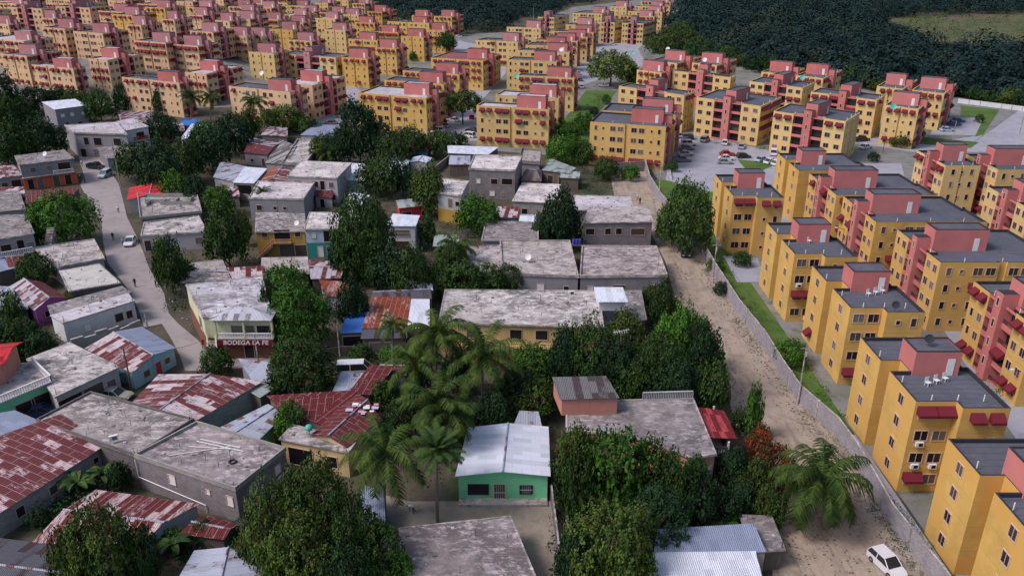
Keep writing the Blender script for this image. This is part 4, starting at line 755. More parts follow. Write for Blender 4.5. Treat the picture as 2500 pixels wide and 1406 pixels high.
# bodega
e, L, h, o = house('corner_shop', 'two-storey pale yellow corner shop with balcony and white on red sign', 'the corner shop', [(497, 778), (665, 778), (640, 676), (455, 698)], None, WPALE, 'flat', croof('silvery_roof', (0.46, 0.43, 0.47), 0.4, 1.5), basey=874, low=BRICKC, floor2=3.2, over=.1, par=.1)
u = (L[1]-L[0]).normalized(); n_ = Vector((u.y, -u.x, 0)); W_ = (L[1]-L[0]).length
wall_win(e, L[0], L[1], .55, 3.6, 3.2, 1.5); wall_win(e, L[0], L[1], .85, 3.6, 1.8, 1.5); wall_win(e, L[0], L[1], .6, .1, 1.3, 2.2, 'door'); wall_win(e, L[3], L[0], .75, 3.2, 1.6, 2.0, 'window')
bb = MB(); k = n_*.75; a0 = L[0]+u*(W_*.18); bb.prism([(p.x, p.y) for p in (a0+k, L[1]+k, L[1]+n_*.01, a0+n_*.01)], 3.3, 3.5, 0, 0, True); bb.build('balcony_slab', WPALE, e, off=(0, 0, 0))
railing(e, a0+k*.96, L[1]+k*.96, 3.55, .75, WHITE, 'balustrade', .22)
for t in (0, .5, 1): post(e, a0+k*.93+(L[1]-a0)*t, 3.55, h-.05, .13, WPALE)
sb = MB(); sb.prism([(p.x, p.y) for p in (a0+k*1.04, L[1]+k*1.04, L[1]+k*.94, a0+k*.94)], 2.38, 3.29, 0, 0, True); sg = sb.build('sign', plain('dark_red_sign', (0.20, 0.008, 0.02)), e, off=(0, 0, 0))
cu = bpy.data.curves.new('lettering', 'FONT'); cu.body = 'BODEGA LA FE'; cu.size = 0.9; cu.align_x = 'CENTER'; cu.align_y = 'CENTER'; cu.extrude = .012; cu.offset = 0.022; cu.shear = .15; cu.space_character = 1.05; cu.materials.append(WHITE)
to = bpy.data.objects.new('lettering', cu); COL.objects.link(to); _m = bpy.data.meshes.new_from_object(to.evaluated_get(bpy.context.evaluated_depsgraph_get())); bpy.data.objects.remove(to); to = bpy.data.objects.new('lettering', _m); COL.objects.link(to); to.parent = sg; to.location = (a0+L[1])/2+k*1.04+n_*.03+Vector((0, 0, 2.84)); to.rotation_euler = (R(90), 0, math.atan2(u.y, u.x))
hb = MB(); A, B = a0-u*.6+n_*1.0, L[1]+n_*1.0+u*.1; C_, D_ = L[1]-n_*3.2+u*.1, a0-u*.6-n_*3.2; mid = (A+B+C_+D_)/4; r1, r2 = mid-u*1.2, mid+u*1.2; z = h+.2; zr = h+1.2
v = lambda p, zz: (p.x, p.y, zz)
hb.slab([v(A, z), v(B, z), v(r2, zr), v(r1, zr)], .05); hb.slab([v(B, z), v(C_, z), v(r2, zr)], .05); hb.slab([v(C_, z), v(D_, z), v(r1, zr), v(r2, zr)], .05); hb.slab([v(D_, z), v(A, z), v(r1, zr)], .05); hb.build('porch_roof', sheet('silver_hip_sheet', (0.50, 0.51, 0.58), (.25, .2, .22), .2, .8, 2.5), e, off=(0, 0, 0))
mb = MB(); s0 = L[0]+n_*.2+u*.2; 
for i in range(12): p = s0+n_*(.32*i)+u*(.1*i); mb.prism([(q.x, q.y) for q in (p, p+u*1.2, p+u*1.2+n_*.34, p+n_*.34)], 0, max(.2, 2.9-.25*i), 0, 0)
mb.build('staircase', CONC, e, off=(0, 0, 0)); 
for s in (0, 1.2):
    mb = MB(); p, q = s0+u*s, s0+u*(s+1.1)+n_*3.6; mb.bar((p.x, p.y, 3.8), (q.x, q.y, 1.0), .12); mb.build('stair_parapet', WPALE, e, off=(0, 0, 0))
# patchwork hut group in the middle
house('shack', 'shack with orange rusty patchwork roof and green water ball', 'the orange rusty shack', [(888, 800), (990, 800), (1000, 735), (912, 733)], 3.0, WOOD, 'shed', S_ORG, tilt=.5, wins=[(0, .2, .3, 1.6, 1.8), (0, .7, .3, 2.2, 1.8)])
house('shack', 'shack with white sheets laid on its roof behind the palms', 'the white sheet shack', [(992, 800), (1045, 800), (1045, 738), (1003, 738)], 3.0, WOOD, 'shed', S_ZNL, tilt=.4)
house('shack', 'dark gabled shack roof weighted with boards', 'the board weighted shack', [(908, 732), (1050, 728), (1046, 702), (920, 712)], 3.0, WOOD, 'gable', [S_DK, S_DK], ridge='x', rise=.6)
house('shack', 'blue tarpaulin roofed stall at the garden corner', 'the blue tarpaulin stall', [(835, 812), (888, 810), (900, 768), (852, 770)], 2.8, WOOD, 'shed', S_BLUE, tilt=.3, wins=[(0, .5, .3, 3, 1.9)])
house('shack', 'low lean-to with wooden board eaves below the rusty shack', 'the board eave lean-to', [(885, 826), (990, 824), (990, 802), (888, 802)], 2.7, WOOD, 'shed', S_DK, tilt=.2, wins=[(0, .4, .3, 3, 1.7)])
house('shed', 'bright white roof peeking out above the shacks', 'the peeking white roof', [(985, 706), (1053, 708), (1052, 698), (990, 690)], 3.2, WLG, 'shed', S_ZNL, cat='shed')
# metal roofs among trees, top of village
house('zinc_house', 'white peaked roof half covered by a dark tree', 'the white peaked roof', [(905, 412), (985, 418), (998, 392), (940, 380)], 3.2, WLG, 'gable', S_ZNL, ridge='y', rise=.7)
house('zinc_house', 'white sheet roof left of the white peaked roof', 'the left white sheet', [(848, 440), (890, 442), (892, 405), (862, 403)], 3.0, WLG, 'shed', S_ZNL)
house('zinc_house', 'white striped sheet roof above the tall dark tree', 'the striped sheet roof', [(846, 498), (876, 505), (900, 482), (857, 474)], 3.0, WLG, 'shed', S_ZNL)
house('blue_hut', 'small dark blue hut with rusty gable', 'the dark blue hut', [(1000, 366), (1044, 368), (1050, 354), (1004, 352)], 3.0, WBLU, 'gable', S_RUST, ridge='x', rise=.5)
house('zinc_house', 'small white gable roof below the blue hut', 'the small white gable', [(1002, 396), (1042, 398), (1052, 386), (1012, 384)], 2.8, WLG, 'gable', S_ZNL, ridge='y', rise=.5)
house('warehouse', 'white sheet roofed warehouse under the estate wall', 'the white sheet warehouse', [(1096, 374), (1190, 378), (1215, 362), (1094, 358)], 3.4, BLKD, 'shed', S_ZNL, tilt=.2)
house('warehouse', 'grey sheet roofed store left of the laundry house', 'the grey sheet store', [(1098, 402), (1146, 402), (1146, 384), (1100, 384)], 3.0, WOOD, 'shed', S_ZN, tilt=.3)
house('block_house', 'roofless grey block shell right of the laundry house', 'the grey block shell', [(1268, 398), (1316, 402), (1320, 372), (1275, 368)], 4.2, BLK, 'flat', CONC, par=.6, parmat=BLK)
house('small_house', 'small house with brown hip roof beside the laundry house', 'the brown hip roof', [(1274, 440), (1320, 442), (1322, 415), (1284, 412)], 2.8, WSAL, 'hip', sheet('brown_hip_sheet', (.2, .16, .15), (.14, .1, .1), .4), ridge='x', rise=1.2, wins=[(0, .5, .8, 2.6, .9)])
house('green_tin_shed', 'open shed with greenish tin roof below the grass slope', 'the greenish tin shed', [(1326, 416), (1386, 424), (1404, 408), (1345, 386)], 3.2, WOOD, 'shed', S_ZNG, tilt=-.3, wins=[(0, .3, .2, 1.4, 2), (0, .75, .2, 1.4, 2)])
house('shed', 'small grey plank shed right of the greenish tin shed', 'the plank shed', [(1370, 434), (1412, 436), (1414, 424), (1372, 422)], 2.8, WOOD, 'shed', S_ZNG, cat='shed')
house('zinc_house', 'wide grey tin roof at the foot of the estate blocks', 'the wide grey tin roof', [(735, 330), (812, 334), (830, 312), (770, 308)], 3.0, WLG, 'shed', S_ZNB)
house('zinc_house', 'pale sheet roof under the tall thin palm', 'the pale roof under the palm', [(442, 340), (525, 346), (530, 316), (470, 306)], 2.8, WLG, 'shed', S_ZNL)
house('zinc_house', 'long broken pale roof behind the white arched house', 'the long broken pale roof', [(300, 296), (400, 304), (372, 276), (285, 274)], 2.8, WLG, 'shed', S_MIX)
house('stall', 'stall with vivid blue tarpaulin near the far palms', 'the far blue stall', [(440, 306), (482, 308), (486, 296), (448, 292)], 2.6, WOOD, 'shed', S_BLUE)
house('small_house', 'small brown roofed hut right of the thin palm', 'the brown hut by the thin palm', [(640, 330), (700, 334), (700, 316), (650, 312)], 2.8, WOOD, 'shed', S_MIX)
# bottom left
house('rusty_shed', 'long low shed with streaked red rusty gable roof', 'the streaked red shed', [(82, 1325), (315, 1350), (480, 1232), (236, 1198)], 2.5, WLG, 'gable', S_RUSTH, ridge='x', rise=.7, over=.2)
house('dark_shed', 'dark corrugated roof with white ridge in the bottom left corner', 'the dark corrugated roof', [(-60, 1470), (175, 1500), (215, 1345), (-60, 1310)], 2.9, WLG, 'gable', S_DK, ridge='x', rise=.7)
house('grey_hip_shed', 'folded grey zinc roof at the bottom edge', 'the folded grey zinc roof', [(430, 1430), (650, 1440), (640, 1356), (478, 1348)], 2.8, WLG, 'gable', S_ZN, ridge='y', rise=.6)
house('rusty_shed', 'small brown rusty roof under the big block building', 'the small brown rusty roof', [(447, 1300), (545, 1312), (572, 1282), (500, 1262)], 2.2, WOOD, 'gable', S_RUST, ridge='x', rise=.3)
house('shed', 'bluish tin roof between the mango tree and the leaning palm', 'the bluish tin lean-to', [(880, 1285), (935, 1280), (932, 1208), (886, 1195)], 2.4, WOOD, 'shed', S_ZNB, cat='shed')
house('shed', 'striped grey tin roof peeking behind the mint green house', 'the striped grey tin roof', [(1258, 1042), (1318, 1042), (1310, 1014), (1272, 1012)], 2.8, WOOD, 'shed', S_ZN, cat='shed')
house('small_house', 'low brown roof between dirt road and bushes at bottom right', 'the low brown corner roof', [(1840, 1345), (1910, 1340), (1880, 1265), (1812, 1262)], 2.4, WOOD, 'flat', CONCD)
_r = random.Random(21)
for _i, (_x, _y, _w, _d, _m, _l) in enumerate(((420, 312, 60, 14, 'half_rusted_sheet', 'behind the pale roof under the palm'), (560, 322, 50, 14, 'greenish_zinc_sheet', 'right of the far blue stall'), (610, 352, 52, 16, 'zinc_sheet', 'above the caved rusty roof house'), (460, 372, 50, 16, 'rusted_sheet', 'inside the dark grove'), (560, 470, 46, 16, 'patched_rusted_sheet', 'below the blue zinc shed'), (790, 470, 40, 20, 'rusted_sheet', 'right of the arched porch house stairs'), (1090, 590, 60, 22, 'greenish_zinc_sheet', 'behind the small palm'), (900, 620, 50, 22, 'half_rusted_sheet', 'right of the tall dark tree'), (1240, 520, 60, 20, 'patched_rusted_sheet', 'below the unfinished pale slab'), (1290, 532, 40, 14, 'bright_zinc_sheet', 'left of the pointed tree'), (330, 640, 0, 0, '', ''), (720, 700, 56, 26, 'patched_rusted_sheet', 'behind the round bright tree'), (30, 470, 60, 18, 'patched_rusted_sheet', 'left of the orange shop house'), (30, 560, 50, 20, 'dark_corrugated_sheet', 'above the balustrade house'), (40, 740, 50, 24, 'zinc_sheet', 'left of the magenta house'), (540, 670, 60, 20, 'rusted_sheet', 'above the corner shop'), (1340, 470, 40, 14, 'zinc_sheet', 'on the weedy lot'), (960, 900, 60, 24, 'rusted_sheet', 'under the central palms'), (730, 925, 60, 26, 'rusted_sheet', 'by the parked white van'))):
    if not _w: continue
    house('shack', 'small tin shack '+_l, 'the tin shack '+_l, [(_x-_w/2, _y+_d/2), (_x+_w/2, _y+_d/2+2), (_x+_w/2-4, _y-_d/2), (_x-_w/2+4, _y-_d/2)], 2.5, [WOOD, BLKD, WGREY][_i % 3], ['shed', 'gable'][_i % 2], MATS[_m], rise=.5, wins=[(0, .4, .1, 1, 1.9, DR)])
# ------------------------------------------------------------------ walls and fences
def wall_line(name, label, pts, h, mat, th=.18, z0=0, cat='wall', jag=0.0, capm=None, step=3.0):
    W = [G(x, y, 0) for x, y in pts]; o = W[0].copy(); mb = MB(); rr = random.Random(len(pts)*7+int(pts[0][0]))
    for a, b in zip(W, W[1:]):
        d = b-a; n = max(1, int(d.length/step)); u = d.normalized(); k = Vector((u.y, -u.x, 0))*th/2
        for i in range(n):
            p, q = a+d*(i/n), a+d*((i+1)/n); hh = h-(rr.random()*jag if jag else 0)
            mb.prism([(s.x, s.y) for s in (p+k, q+k, q-k, p-k)], z0, hh, 0, 1)
            if not jag and i: mb.prism([(s.x, s.y) for s in (p-u*.12+k*1.6, p+u*.12+k*1.6, p+u*.12-k*1.6, p-u*.12-k*1.6)], z0, hh+.06, 1, 1)
    o_ = mb.build(name, [mat, capm or CONC], off=(o.x, o.y, 0)); o_.location = (o.x, o.y, 0); return tag(o_, label, cat)
wall_line('boundary_wall', 'long grey block boundary wall between dirt road and estate', [(1574, 412), (1584, 451), (1610, 495), (1706, 606), (1746, 678), (1800, 764), (1866, 849), (1905, 915), (1948, 980), (2040, 1062), (2085, 1125), (2127, 1199), (2170, 1279), (2267, 1404), (2340, 1500)], 2.5, block('lavender_grey_block', (0.36, 0.335, 0.36)))
wall_line('block_wall', 'grey block wall closing the dirt lot below the yellow block', [(1500, 422), (1572, 418)], 2.6, BLK)
wall_line('ruined_wall', 'broken stone wall in front of the long white building', [(180, 862), (268, 835), (345, 800)], 2.3, BLKL, .35, jag=1.3, step=1.4)
wall_line('garden_wall', 'narrow garden wall right of the mint green house', [(1345, 1215), (1370, 1420)], 1.9, BLKD)
wall_line('garden_wall', 'second thin wall under the large leaved tree', [(1376, 1235), (1392, 1320)], 1.7, BLKL)
wall_line('garden_wall', 'low wall of the striped carport yard', [(560, 485), (610, 492)], 1.6, BLKL)
wall_line('garden_wall', 'low wall beside the upper lane of the village road', [(1055, 430), (1098, 395)], 1.8, BLKL)
wall_line('garden_wall', 'pale wall edging the forest side car park', [(1870, 205), (1960, 220), (2100, 240)], 1.8, WWH)
wall_line('estate_wall', 'white perimeter wall along the forest at upper right', [(2338, 252), (2420, 262), (2600, 285)], 1.6, WWH)
wall_line('kerb_wall', 'short retaining kerb at the edge of the parked cars', [(1622, 345), (1640, 440)], .5, WWH)
wall_line('shack_fence', 'brown plank fence in front of the shacks', [(690, 880), (760, 878), (835, 865), (960, 862)], 1.3, WOOD, .08)
mbx = MB(); o = G(250, 962, 0)
A, B = G(226, 968, 0)-o, G(318, 940, 0)-o
for i in range(26): p = A+(B-A)*(i/25); mbx.bar((p.x, p.y, 0), (p.x, p.y, 2.2), .05)
mbx.bar((A.x, A.y, .3), (B.x, B.y, .3), .04); mbx.bar((A.x, A.y, 1.9), (B.x, B.y, 1.9), .04)
gt = mbx.build('iron_gate', EDGE, off=(0, 0, 0)); gt.location = o; tag(gt, 'black iron bar gate beside the old silver car', 'gate')
for _x, _y, _l in ((2265, 945, 'second'), (2120, 725, 'third'), (1975, 595, 'fourth')):
    mb = MB()
    for _i in range(3):
        _a = _i*1.25; mb.box(_a, _a+.5, 0, .5, .38, .45); mb.box(_a, _a+.5, .45, .5, .45, .95)
        for _u in (.03, .43):
            for _v in (.03, .43): mb.box(_a+_u, _a+_u+.05, _v, _v+.05, 0, .38)
    q = mb.build('plastic_chairs', WHITE, off=(0, 0, 0)); q.location = G(_x, _y, APT_H-.4); q.rotation_euler = (0, 0, .4); tag(q, 'white plastic chairs left on the roof of the '+_l+' block along the boundary wall', 'chairs')
# ------------------------------------------------------------------ trees
def crown_mesh(name, n, leaf, lobes, seed, mat, flat=0.6, fill=.18):
    r = np.random.default_rng(seed+100); C = []
    for i in range(lobes):
        a = i*2.399+r.uniform(-.5, .5); f = ((i+.5)/lobes); e = 1-1.25*f; rad = .62*math.sqrt(max(0.02, 1-max(e, 0)**2))*r.uniform(.75, 1.25)
        C.append((rad*math.cos(a), rad*math.sin(a), .40+.38*e*r.uniform(.75, 1.1), r.uniform(.17, .34)))
    for i in range(lobes//2):
        a = r.uniform(0, 6.28); C.append((.88*math.cos(a)*r.uniform(.8, 1), .88*math.sin(a)*r.uniform(.8, 1), r.uniform(.12, .5), r.uniform(.09, .17)))
    C.append((0, 0, .42, .42)); C = np.array(C); w_ = C[:, 3]**2; w_ /= w_.sum()
    tuft = 9; nt_ = int(n/tuft*2.6)
    k = r.choice(len(C), nt_, p=w_); d = r.normal(size=(nt_, 3)); d[:, 2] += .25; d /= np.linalg.norm(d, axis=1)[:, None]
    rr = C[k, 3]*(1+.16*r.normal(size=nt_))
    pts = C[k, :3]+d*rr[:, None]
    keep = np.ones(nt_, bool)
    for j in range(len(C)):
        dd = np.linalg.norm(pts-C[j, :3], axis=1); keep &= ~((dd < C[j, 3]*.85) & (k != j) & (r.random(nt_) > fill*.6))
    keep &= pts[:, 2] > .0
    pts, d = pts[keep][:n//tuft], d[keep][:n//tuft]
    pts = np.repeat(pts, tuft, 0)+r.normal(size=(len(pts)*tuft, 3))*leaf*1.25; d = np.repeat(d, tuft, 0)
    return leaf_cards(name, pts, d, leaf, r, mat)
def leaf_cards(name, pts, d, leaf, r, mat, asp=.62, rg=.55):
    m = len(pts); nr = d*1.0+np.array([0, 0, .45])+r.normal(size=(m, 3))*rg; nr /= np.linalg.norm(nr, axis=1)[:, None]
    a = np.cross(nr, r.normal(size=(m, 3))); a /= np.linalg.norm(a, axis=1)[:, None]; b = np.cross(nr, a)
    s = (leaf*r.uniform(.6, 1.35, m))[:, None] if np.isscalar(leaf) else (leaf*r.uniform(.6, 1.35, m))[:, None]
    V = np.stack([pts-a*s, pts-b*s*asp, pts+a*s, pts+b*s*asp], 1).reshape(-1, 3)
    return np_mesh(name, V, np.arange(m*4).reshape(-1, 4), mat)
HUES = ['dark', 'mid', 'bright', 'olive', 'light', 'red']
CM = {}
def crown(hue, lod, var):
    k = (hue, lod, var)
    if k not in CM:
        n, lf, lb = {'L': (9500, .030, 30), 'M': (4200, .046, 22), 'S': (1900, .066, 15)}[lod]
        CM[k] = crown_mesh('crown', n, lf, lb, hash(lod) % 50*0+var*17+{'L': 1, 'M': 2, 'S': 3}[lod], MATS['leaf_'+hue])
    return CM[k]
def trunk_mesh(seed, pale=False):
    r = random.Random(seed); mb = MB(); top = Vector((r.uniform(-.05, .05), r.uniform(-.05, .05), .5))
    mb.bar((0, 0, 0), top, .05, 0, 7, .03)
    for i in range(7):
        a = i*.9+r.random(); b = top+Vector((math.cos(a)*r.uniform(.25, .5), math.sin(a)*r.uniform(.25, .5), r.uniform(.12, .35))); s = top*r.uniform(.6, 1)
        mb.bar(s, b, .022, 0, 5, .009)
        for j in range(2): mb.bar(b, b+Vector((r.uniform(-.2, .2), r.uniform(-.2, .2), r.uniform(.05, .18))), .009, 0, 4, .004)
    return tmesh(mb, 'trunk', MATS['bark_pale' if pale else 'bark'])
TRK = [trunk_mesh(i) for i in range(4)]
USED = {}
NUMW = ORD
def uniq(l):
    if l not in USED: USED[l] = 1; return l
    USED[l] += 1; return None
HUEW = {'dark': ['dark green', 'blackish green', 'deep green'], 'mid': ['mid green', 'leafy green', 'plain green'], 'bright': ['bright green', 'fresh green', 'vivid green'], 'olive': ['olive green', 'brownish green', 'bronze tinged'], 'light': ['pale yellowish green', 'light green', 'thin pale'], 'red': ['red flowering', 'orange red', 'reddish']}
def relname(p, refs, me=None):
    best = sorted(refs, key=lambda q: (q[0]-p).length)
    for q in best[:12]:
        a, b = P((p.x, p.y, 2)), P((q[0].x, q[0].y, 2)); dx, dy = a[0]-b[0], a[1]-b[1]
        rel = ('right of' if dx > 0 else 'left of') if abs(dx) > abs(dy)*1.3 else ('in front of' if dy > 0 else 'behind')
        yield rel+' '+q[1]
def tree_label(p, hue, form):
    for rel in relname(p, HREF):
        for hw in HUEW[hue]:
            l = f'{hw} {form} {rel}'
            if uniq(l): return l
    for hw in HUEW[hue]:
        for n in NUMW:
            l = f'{hw} {form}, {n} in the thicket'
            if uniq(l): return l
TG = 'trees standing among the village houses'
TCNT = 0
def tree(cx, by, ty, wpx, hue='dark', form=None, low=.22, lod=None, group=TG, label=None, squash=1.0):
    global TCNT; TCNT += 1
    if label is None and random.random() < .22: hue = {'dark': 'mid', 'mid': 'bright', 'olive': 'mid'}.get(hue, hue)
    p = G(cx, by, 0); ppm = P((p.x, p.y, 4))[2]
    H = 1.0; lo, hi = .5, 40
    for _ in range(30):
        m = (lo+hi)/2
        if P((p.x, p.y, m))[1] > ty: lo = m
        else: hi = m
    H = lo; Rr = wpx/2/ppm*.95
    lod = lod or ('L' if wpx > 125 else 'M' if wpx > 65 else 'S')
    form = form or ('broad tree' if Rr*2 > H*1.05 else 'tall tree' if H > 9 else 'round tree' if H > 4.5 else 'bush')
    label = label or tree_label(p, hue, form)
    e = empty('bush' if form == 'bush' else 'tree', p, label, 'bush' if form == 'bush' else 'tree', group)
    c = inst(crown(hue, lod, TCNT % 4), e, (0, 0, H*low-.12*H*(1-low)), random.uniform(0, 6.28), (Rr*1.05, Rr*1.05, H*(1-low)*1.12), 'crown')
    inst(TRK[TCNT % 4], e, (0, 0, 0), random.uniform(0, 6), (Rr*.9, Rr*.9, H*1.0), 'trunk')
    return e
T = tree
random.seed(3); T(790, 1395, 1140, 180, 'olive'); T(690, 1420, 1195, 165, 'olive'); T(862, 1430, 1200, 160, 'olive'); T(760, 1470, 1270, 200, 'olive'); T(640, 1410, 1290, 110, 'olive'); T(930, 1440, 1285, 150, 'olive'); T(705, 1475, 1335, 120, 'bright'); T(985, 1460, 1360, 80, 'bright'); T(745, 1330, 1150, 110, 'olive'); T(850, 1500, 1350, 150, 'dark')
T(275, 1455, 1235, 175, 'olive'); T(200, 1470, 1300, 110, 'olive'); T(360, 1440, 1290, 110, 'mid')
T(1490, 1275, 1055, 185, 'mid', low=.3, lod='M'); T(1585, 1275, 1085, 135, 'mid', low=.3, lod='M'); T(1405, 1285, 1105, 110, 'mid', lod='M'); T(1640, 1300, 1120, 110, 'mid'); T(1400, 1230, 1040, 110, 'olive'); T(1480, 1440, 1235, 240, 'olive'); T(1400, 1450, 1300, 110, 'dark'); T(1600, 1350, 1200, 170, 'dark'); T(1690, 1300, 1150, 120, 'dark'); T(1540, 1480, 1330, 120, 'olive'); T(1350, 1200, 1130, 60, 'dark'); T(1690, 1240, 1120, 90, 'mid')
T(1655, 960, 765, 150, 'mid'); T(1700, 985, 800, 120, 'dark'); T(1590, 990, 830, 150, 'mid'); T(1640, 1010, 870, 140, 'dark'); T(1435, 960, 790, 130, 'dark'); T(1490, 980, 830, 140, 'dark'); T(1400, 940, 830, 90, 'dark'); T(1730, 1010, 880, 105, 'mid'); T(1540, 1000, 880, 120, 'mid'); T(1520, 900, 765, 110, 'olive'); T(1690, 905, 790, 120, 'mid'); T(1380, 960, 800, 90, 'dark')
T(1305, 930, 845, 125, 'bright'); T(1260, 1010, 900, 110, 'dark'); T(1310, 1020, 930, 120, 'olive'); T(1200, 1060, 960, 100, 'dark')
T(705, 770, 645, 120, 'bright'); T(738, 852, 695, 165, 'mid'); T(660, 830, 700, 40, 'mid')
T(745, 968, 832, 185, 'mid'); T(700, 960, 870, 90, 'dark'); T(865, 808, 690, 85, 'dark')
T(885, 690, 480, 145, 'dark', 'tall tree'); T(850, 690, 560, 90, 'dark'); T(930, 650, 520, 90, 'mid')
T(1368, 605, 470, 110, 'dark', 'pointed tree', low=.1); T(1330, 600, 520, 70, 'dark')
T(1670, 622, 452, 150, 'mid', 'spreading tree'); T(1640, 600, 500, 90, 'bright')
T(165, 600, 470, 160, 'bright', 'spreading tree'); T(115, 600, 500, 90, 'mid')
T(562, 655, 505, 115, 'dark'); T(600, 600, 520, 40, 'mid'); T(1165, 575, 482, 118, 'mid'); T(1046, 605, 525, 52, 'mid'); T(1050, 530, 405, 95, 'olive'); T(930, 482, 385, 115, 'dark'); T(985, 480, 400, 60, 'dark')
T(425, 720, 590, 85, 'mid'); T(400, 650, 585, 45, 'bright'); T(455, 700, 640, 60, 'mid'); T(190, 745, 708, 75, 'mid'); T(95, 695, 625, 105, 'mid'); T(60, 880, 785, 105, 'mid'); T(110, 890, 810, 80, 'dark'); T(40, 800, 715, 60, 'dark'); T(20, 890, 800, 80, 'dark')
T(530, 920, 852, 90, 'mid'); T(716, 1082, 985, 88, 'bright')
for a in ((950, 715, 600, 110, 'dark'), (1010, 740, 610, 100, 'dark'), (1075, 730, 640, 90, 'olive'), (1130, 735, 640, 110, 'mid'), (1190, 725, 648, 100, 'mid'), (1245, 718, 650, 75, 'mid'), (905, 700, 620, 70, 'mid'), (1100, 700, 590, 70, 'dark')): T(*a)
for a in ((50, 425, 300, 110, 'dark'), (115, 395, 290, 105, 'dark'), (20, 285, 175, 80, 'dark'), (95, 275, 212, 95, 'dark'), (190, 280, 222, 90, 'dark'), (250, 300, 225, 85, 'mid'), (20, 340, 230, 90, 'dark'), (60, 330, 240, 80, 'mid'), (150, 262, 215, 60, 'dark')): T(*a)
T(303, 270, 205, 42, 'dark', 'columnar tree', low=.08); T(396, 280, 217, 38, 'dark', 'columnar tree', low=.08)
for a in ((400, 345, 275, 75, 'dark'), (335, 440, 355, 95, 'dark'), (395, 480, 345, 110, 'dark'), (450, 450, 345, 115, 'mid'), (520, 420, 310, 115, 'dark'), (575, 380, 282, 100, 'dark'), (480, 505, 430, 80, 'dark'), (500, 365, 300, 70, 'mid'), (540, 530, 455, 80, 'mid'), (610, 340, 270, 60, 'dark'), (350, 350, 300, 60, 'dark'), (430, 500, 420, 80, 'mid')): T(*a)
T(692, 325, 258, 95, 'light'); T(760, 335, 290, 60, 'mid'); T(730, 320, 275, 60, 'bright'); T(655, 320, 270, 50, 'light')
T(880, 400, 242, 100, 'dark', 'tall tree'); T(830, 405, 320, 80, 'dark'); T(925, 400, 300, 100, 'dark'); T(1000, 390, 312, 100, 'mid'); T(1062, 385, 320, 85, 'olive'); T(1110, 360, 325, 70, 'mid'); T(960, 420, 340, 90, 'dark'); T(790, 400, 330, 70, 'olive')
T(1130, 305, 222, 105, 'olive', 'flat topped tree', low=.45); T(1090, 135, 82, 55, 'olive', 'flat topped tree', low=.4)
for a in ((1380, 360, 300, 75, 'bright'), (1372, 400, 335, 90, 'mid'), (1420, 330, 280, 55, 'bright'), (1360, 330, 290, 50, 'mid'), (1425, 400, 345, 60, 'mid'), (1480, 440, 385, 70, 'mid'), (1540, 440, 405, 60, 'mid')): T(*a)
T(1490, 212, 128, 122, 'light', 'wide crowned tree', low=.3); T(1535, 205, 150, 50, 'bright'); T(1545, 215, 165, 40, 'mid')
T(1650, 150, 65, 130, 'olive', 'wide crowned tree'); T(1600, 130, 85, 60, 'mid'); T(1700, 165, 100, 90, 'dark')
T(2200, 360, 330, 60, 'olive'); T(1925, 890, 830, 90, 'bright'); T(1810, 650, 615, 50, 'mid'); T(2500, 880, 830, 60, 'mid'); T(1745, 660, 630, 50, 'mid'); T(1760, 720, 690, 45, 'dark')
T(1610, 820, 690, 70, 'mid'); T(1640, 790, 730, 60, 'olive'); T(1580, 770, 700, 50, 'mid')
T(1880, 1190, 1085, 110, 'red', 'flowering bush', low=.05); T(1850, 1110, 1040, 70, 'red', 'flowering bush', low=.05); T(1840, 1230, 1130, 100, 'olive'); T(1780, 1200, 1100, 90, 'dark'); T(1830, 1070, 945, 55, 'bright', 'narrow bush', low=.1); T(1800, 1060, 1000, 50, 'mid'); T(1760, 1290, 1200, 110, 'dark'); T(1870, 1290, 1190, 90, 'olive'); T(1800, 1270, 1180, 80, 'dark')
T(500, 1330, 1275, 70, 'mid'); T(560, 1330, 1290, 60, 'mid'); T(430, 1340, 1290, 60, 'bright'); T(100, 1290, 1245, 60, 'dark'); T(300, 1200, 1130, 60, 'dark'); T(600, 1400, 1320, 80, 'dark'); T(1100, 1100, 1010, 90, 'mid'); T(880, 880, 845, 60, 'mid'); T(960, 880, 850, 80, 'mid'); T(1030, 1010, 900, 100, 'dark'); T(1120, 960, 860, 90, 'dark'); T(940, 1000, 930, 70, 'dark'); T(980, 1080, 980, 90, 'mid')
for i, (x, y, w_) in enumerate(((1470, 585, 55), (1440, 592, 50), (1560, 590, 55), (1300, 590, 50), (1240, 595, 40))): T(x, y+8, y-25, w_, ['mid', 'bright'][i % 2], 'bush', low=.02)
_fe = [(1665, 100), (1700, 128), (1760, 150), (1800, 165), (1870, 185), (1960, 200), (2070, 213), (2150, 228), (2250, 234), (2345, 240), (2420, 255), (2500, 268)]
for _i in range(30):
    _t = _i/29*(len(_fe)-1); _k = min(len(_fe)-2, int(_t)); _f = _t-_k; _x = _fe[_k][0]*(1-_f)+_fe[_k+1][0]*_f; _y = _fe[_k][1]*(1-_f)+_fe[_k+1][1]*_f-3
    _hu = ['dark', 'mid', 'dark', 'olive', 'dark'][_i % 5]; T(_x+random.uniform(-8, 8), _y, _y-random.uniform(26, 50), random.uniform(34, 62), _hu, group='trees along the forest edge', label=f"{HUEW[_hu][_i % 3]} tree, {ORD[_i]} from the left along the forest edge")
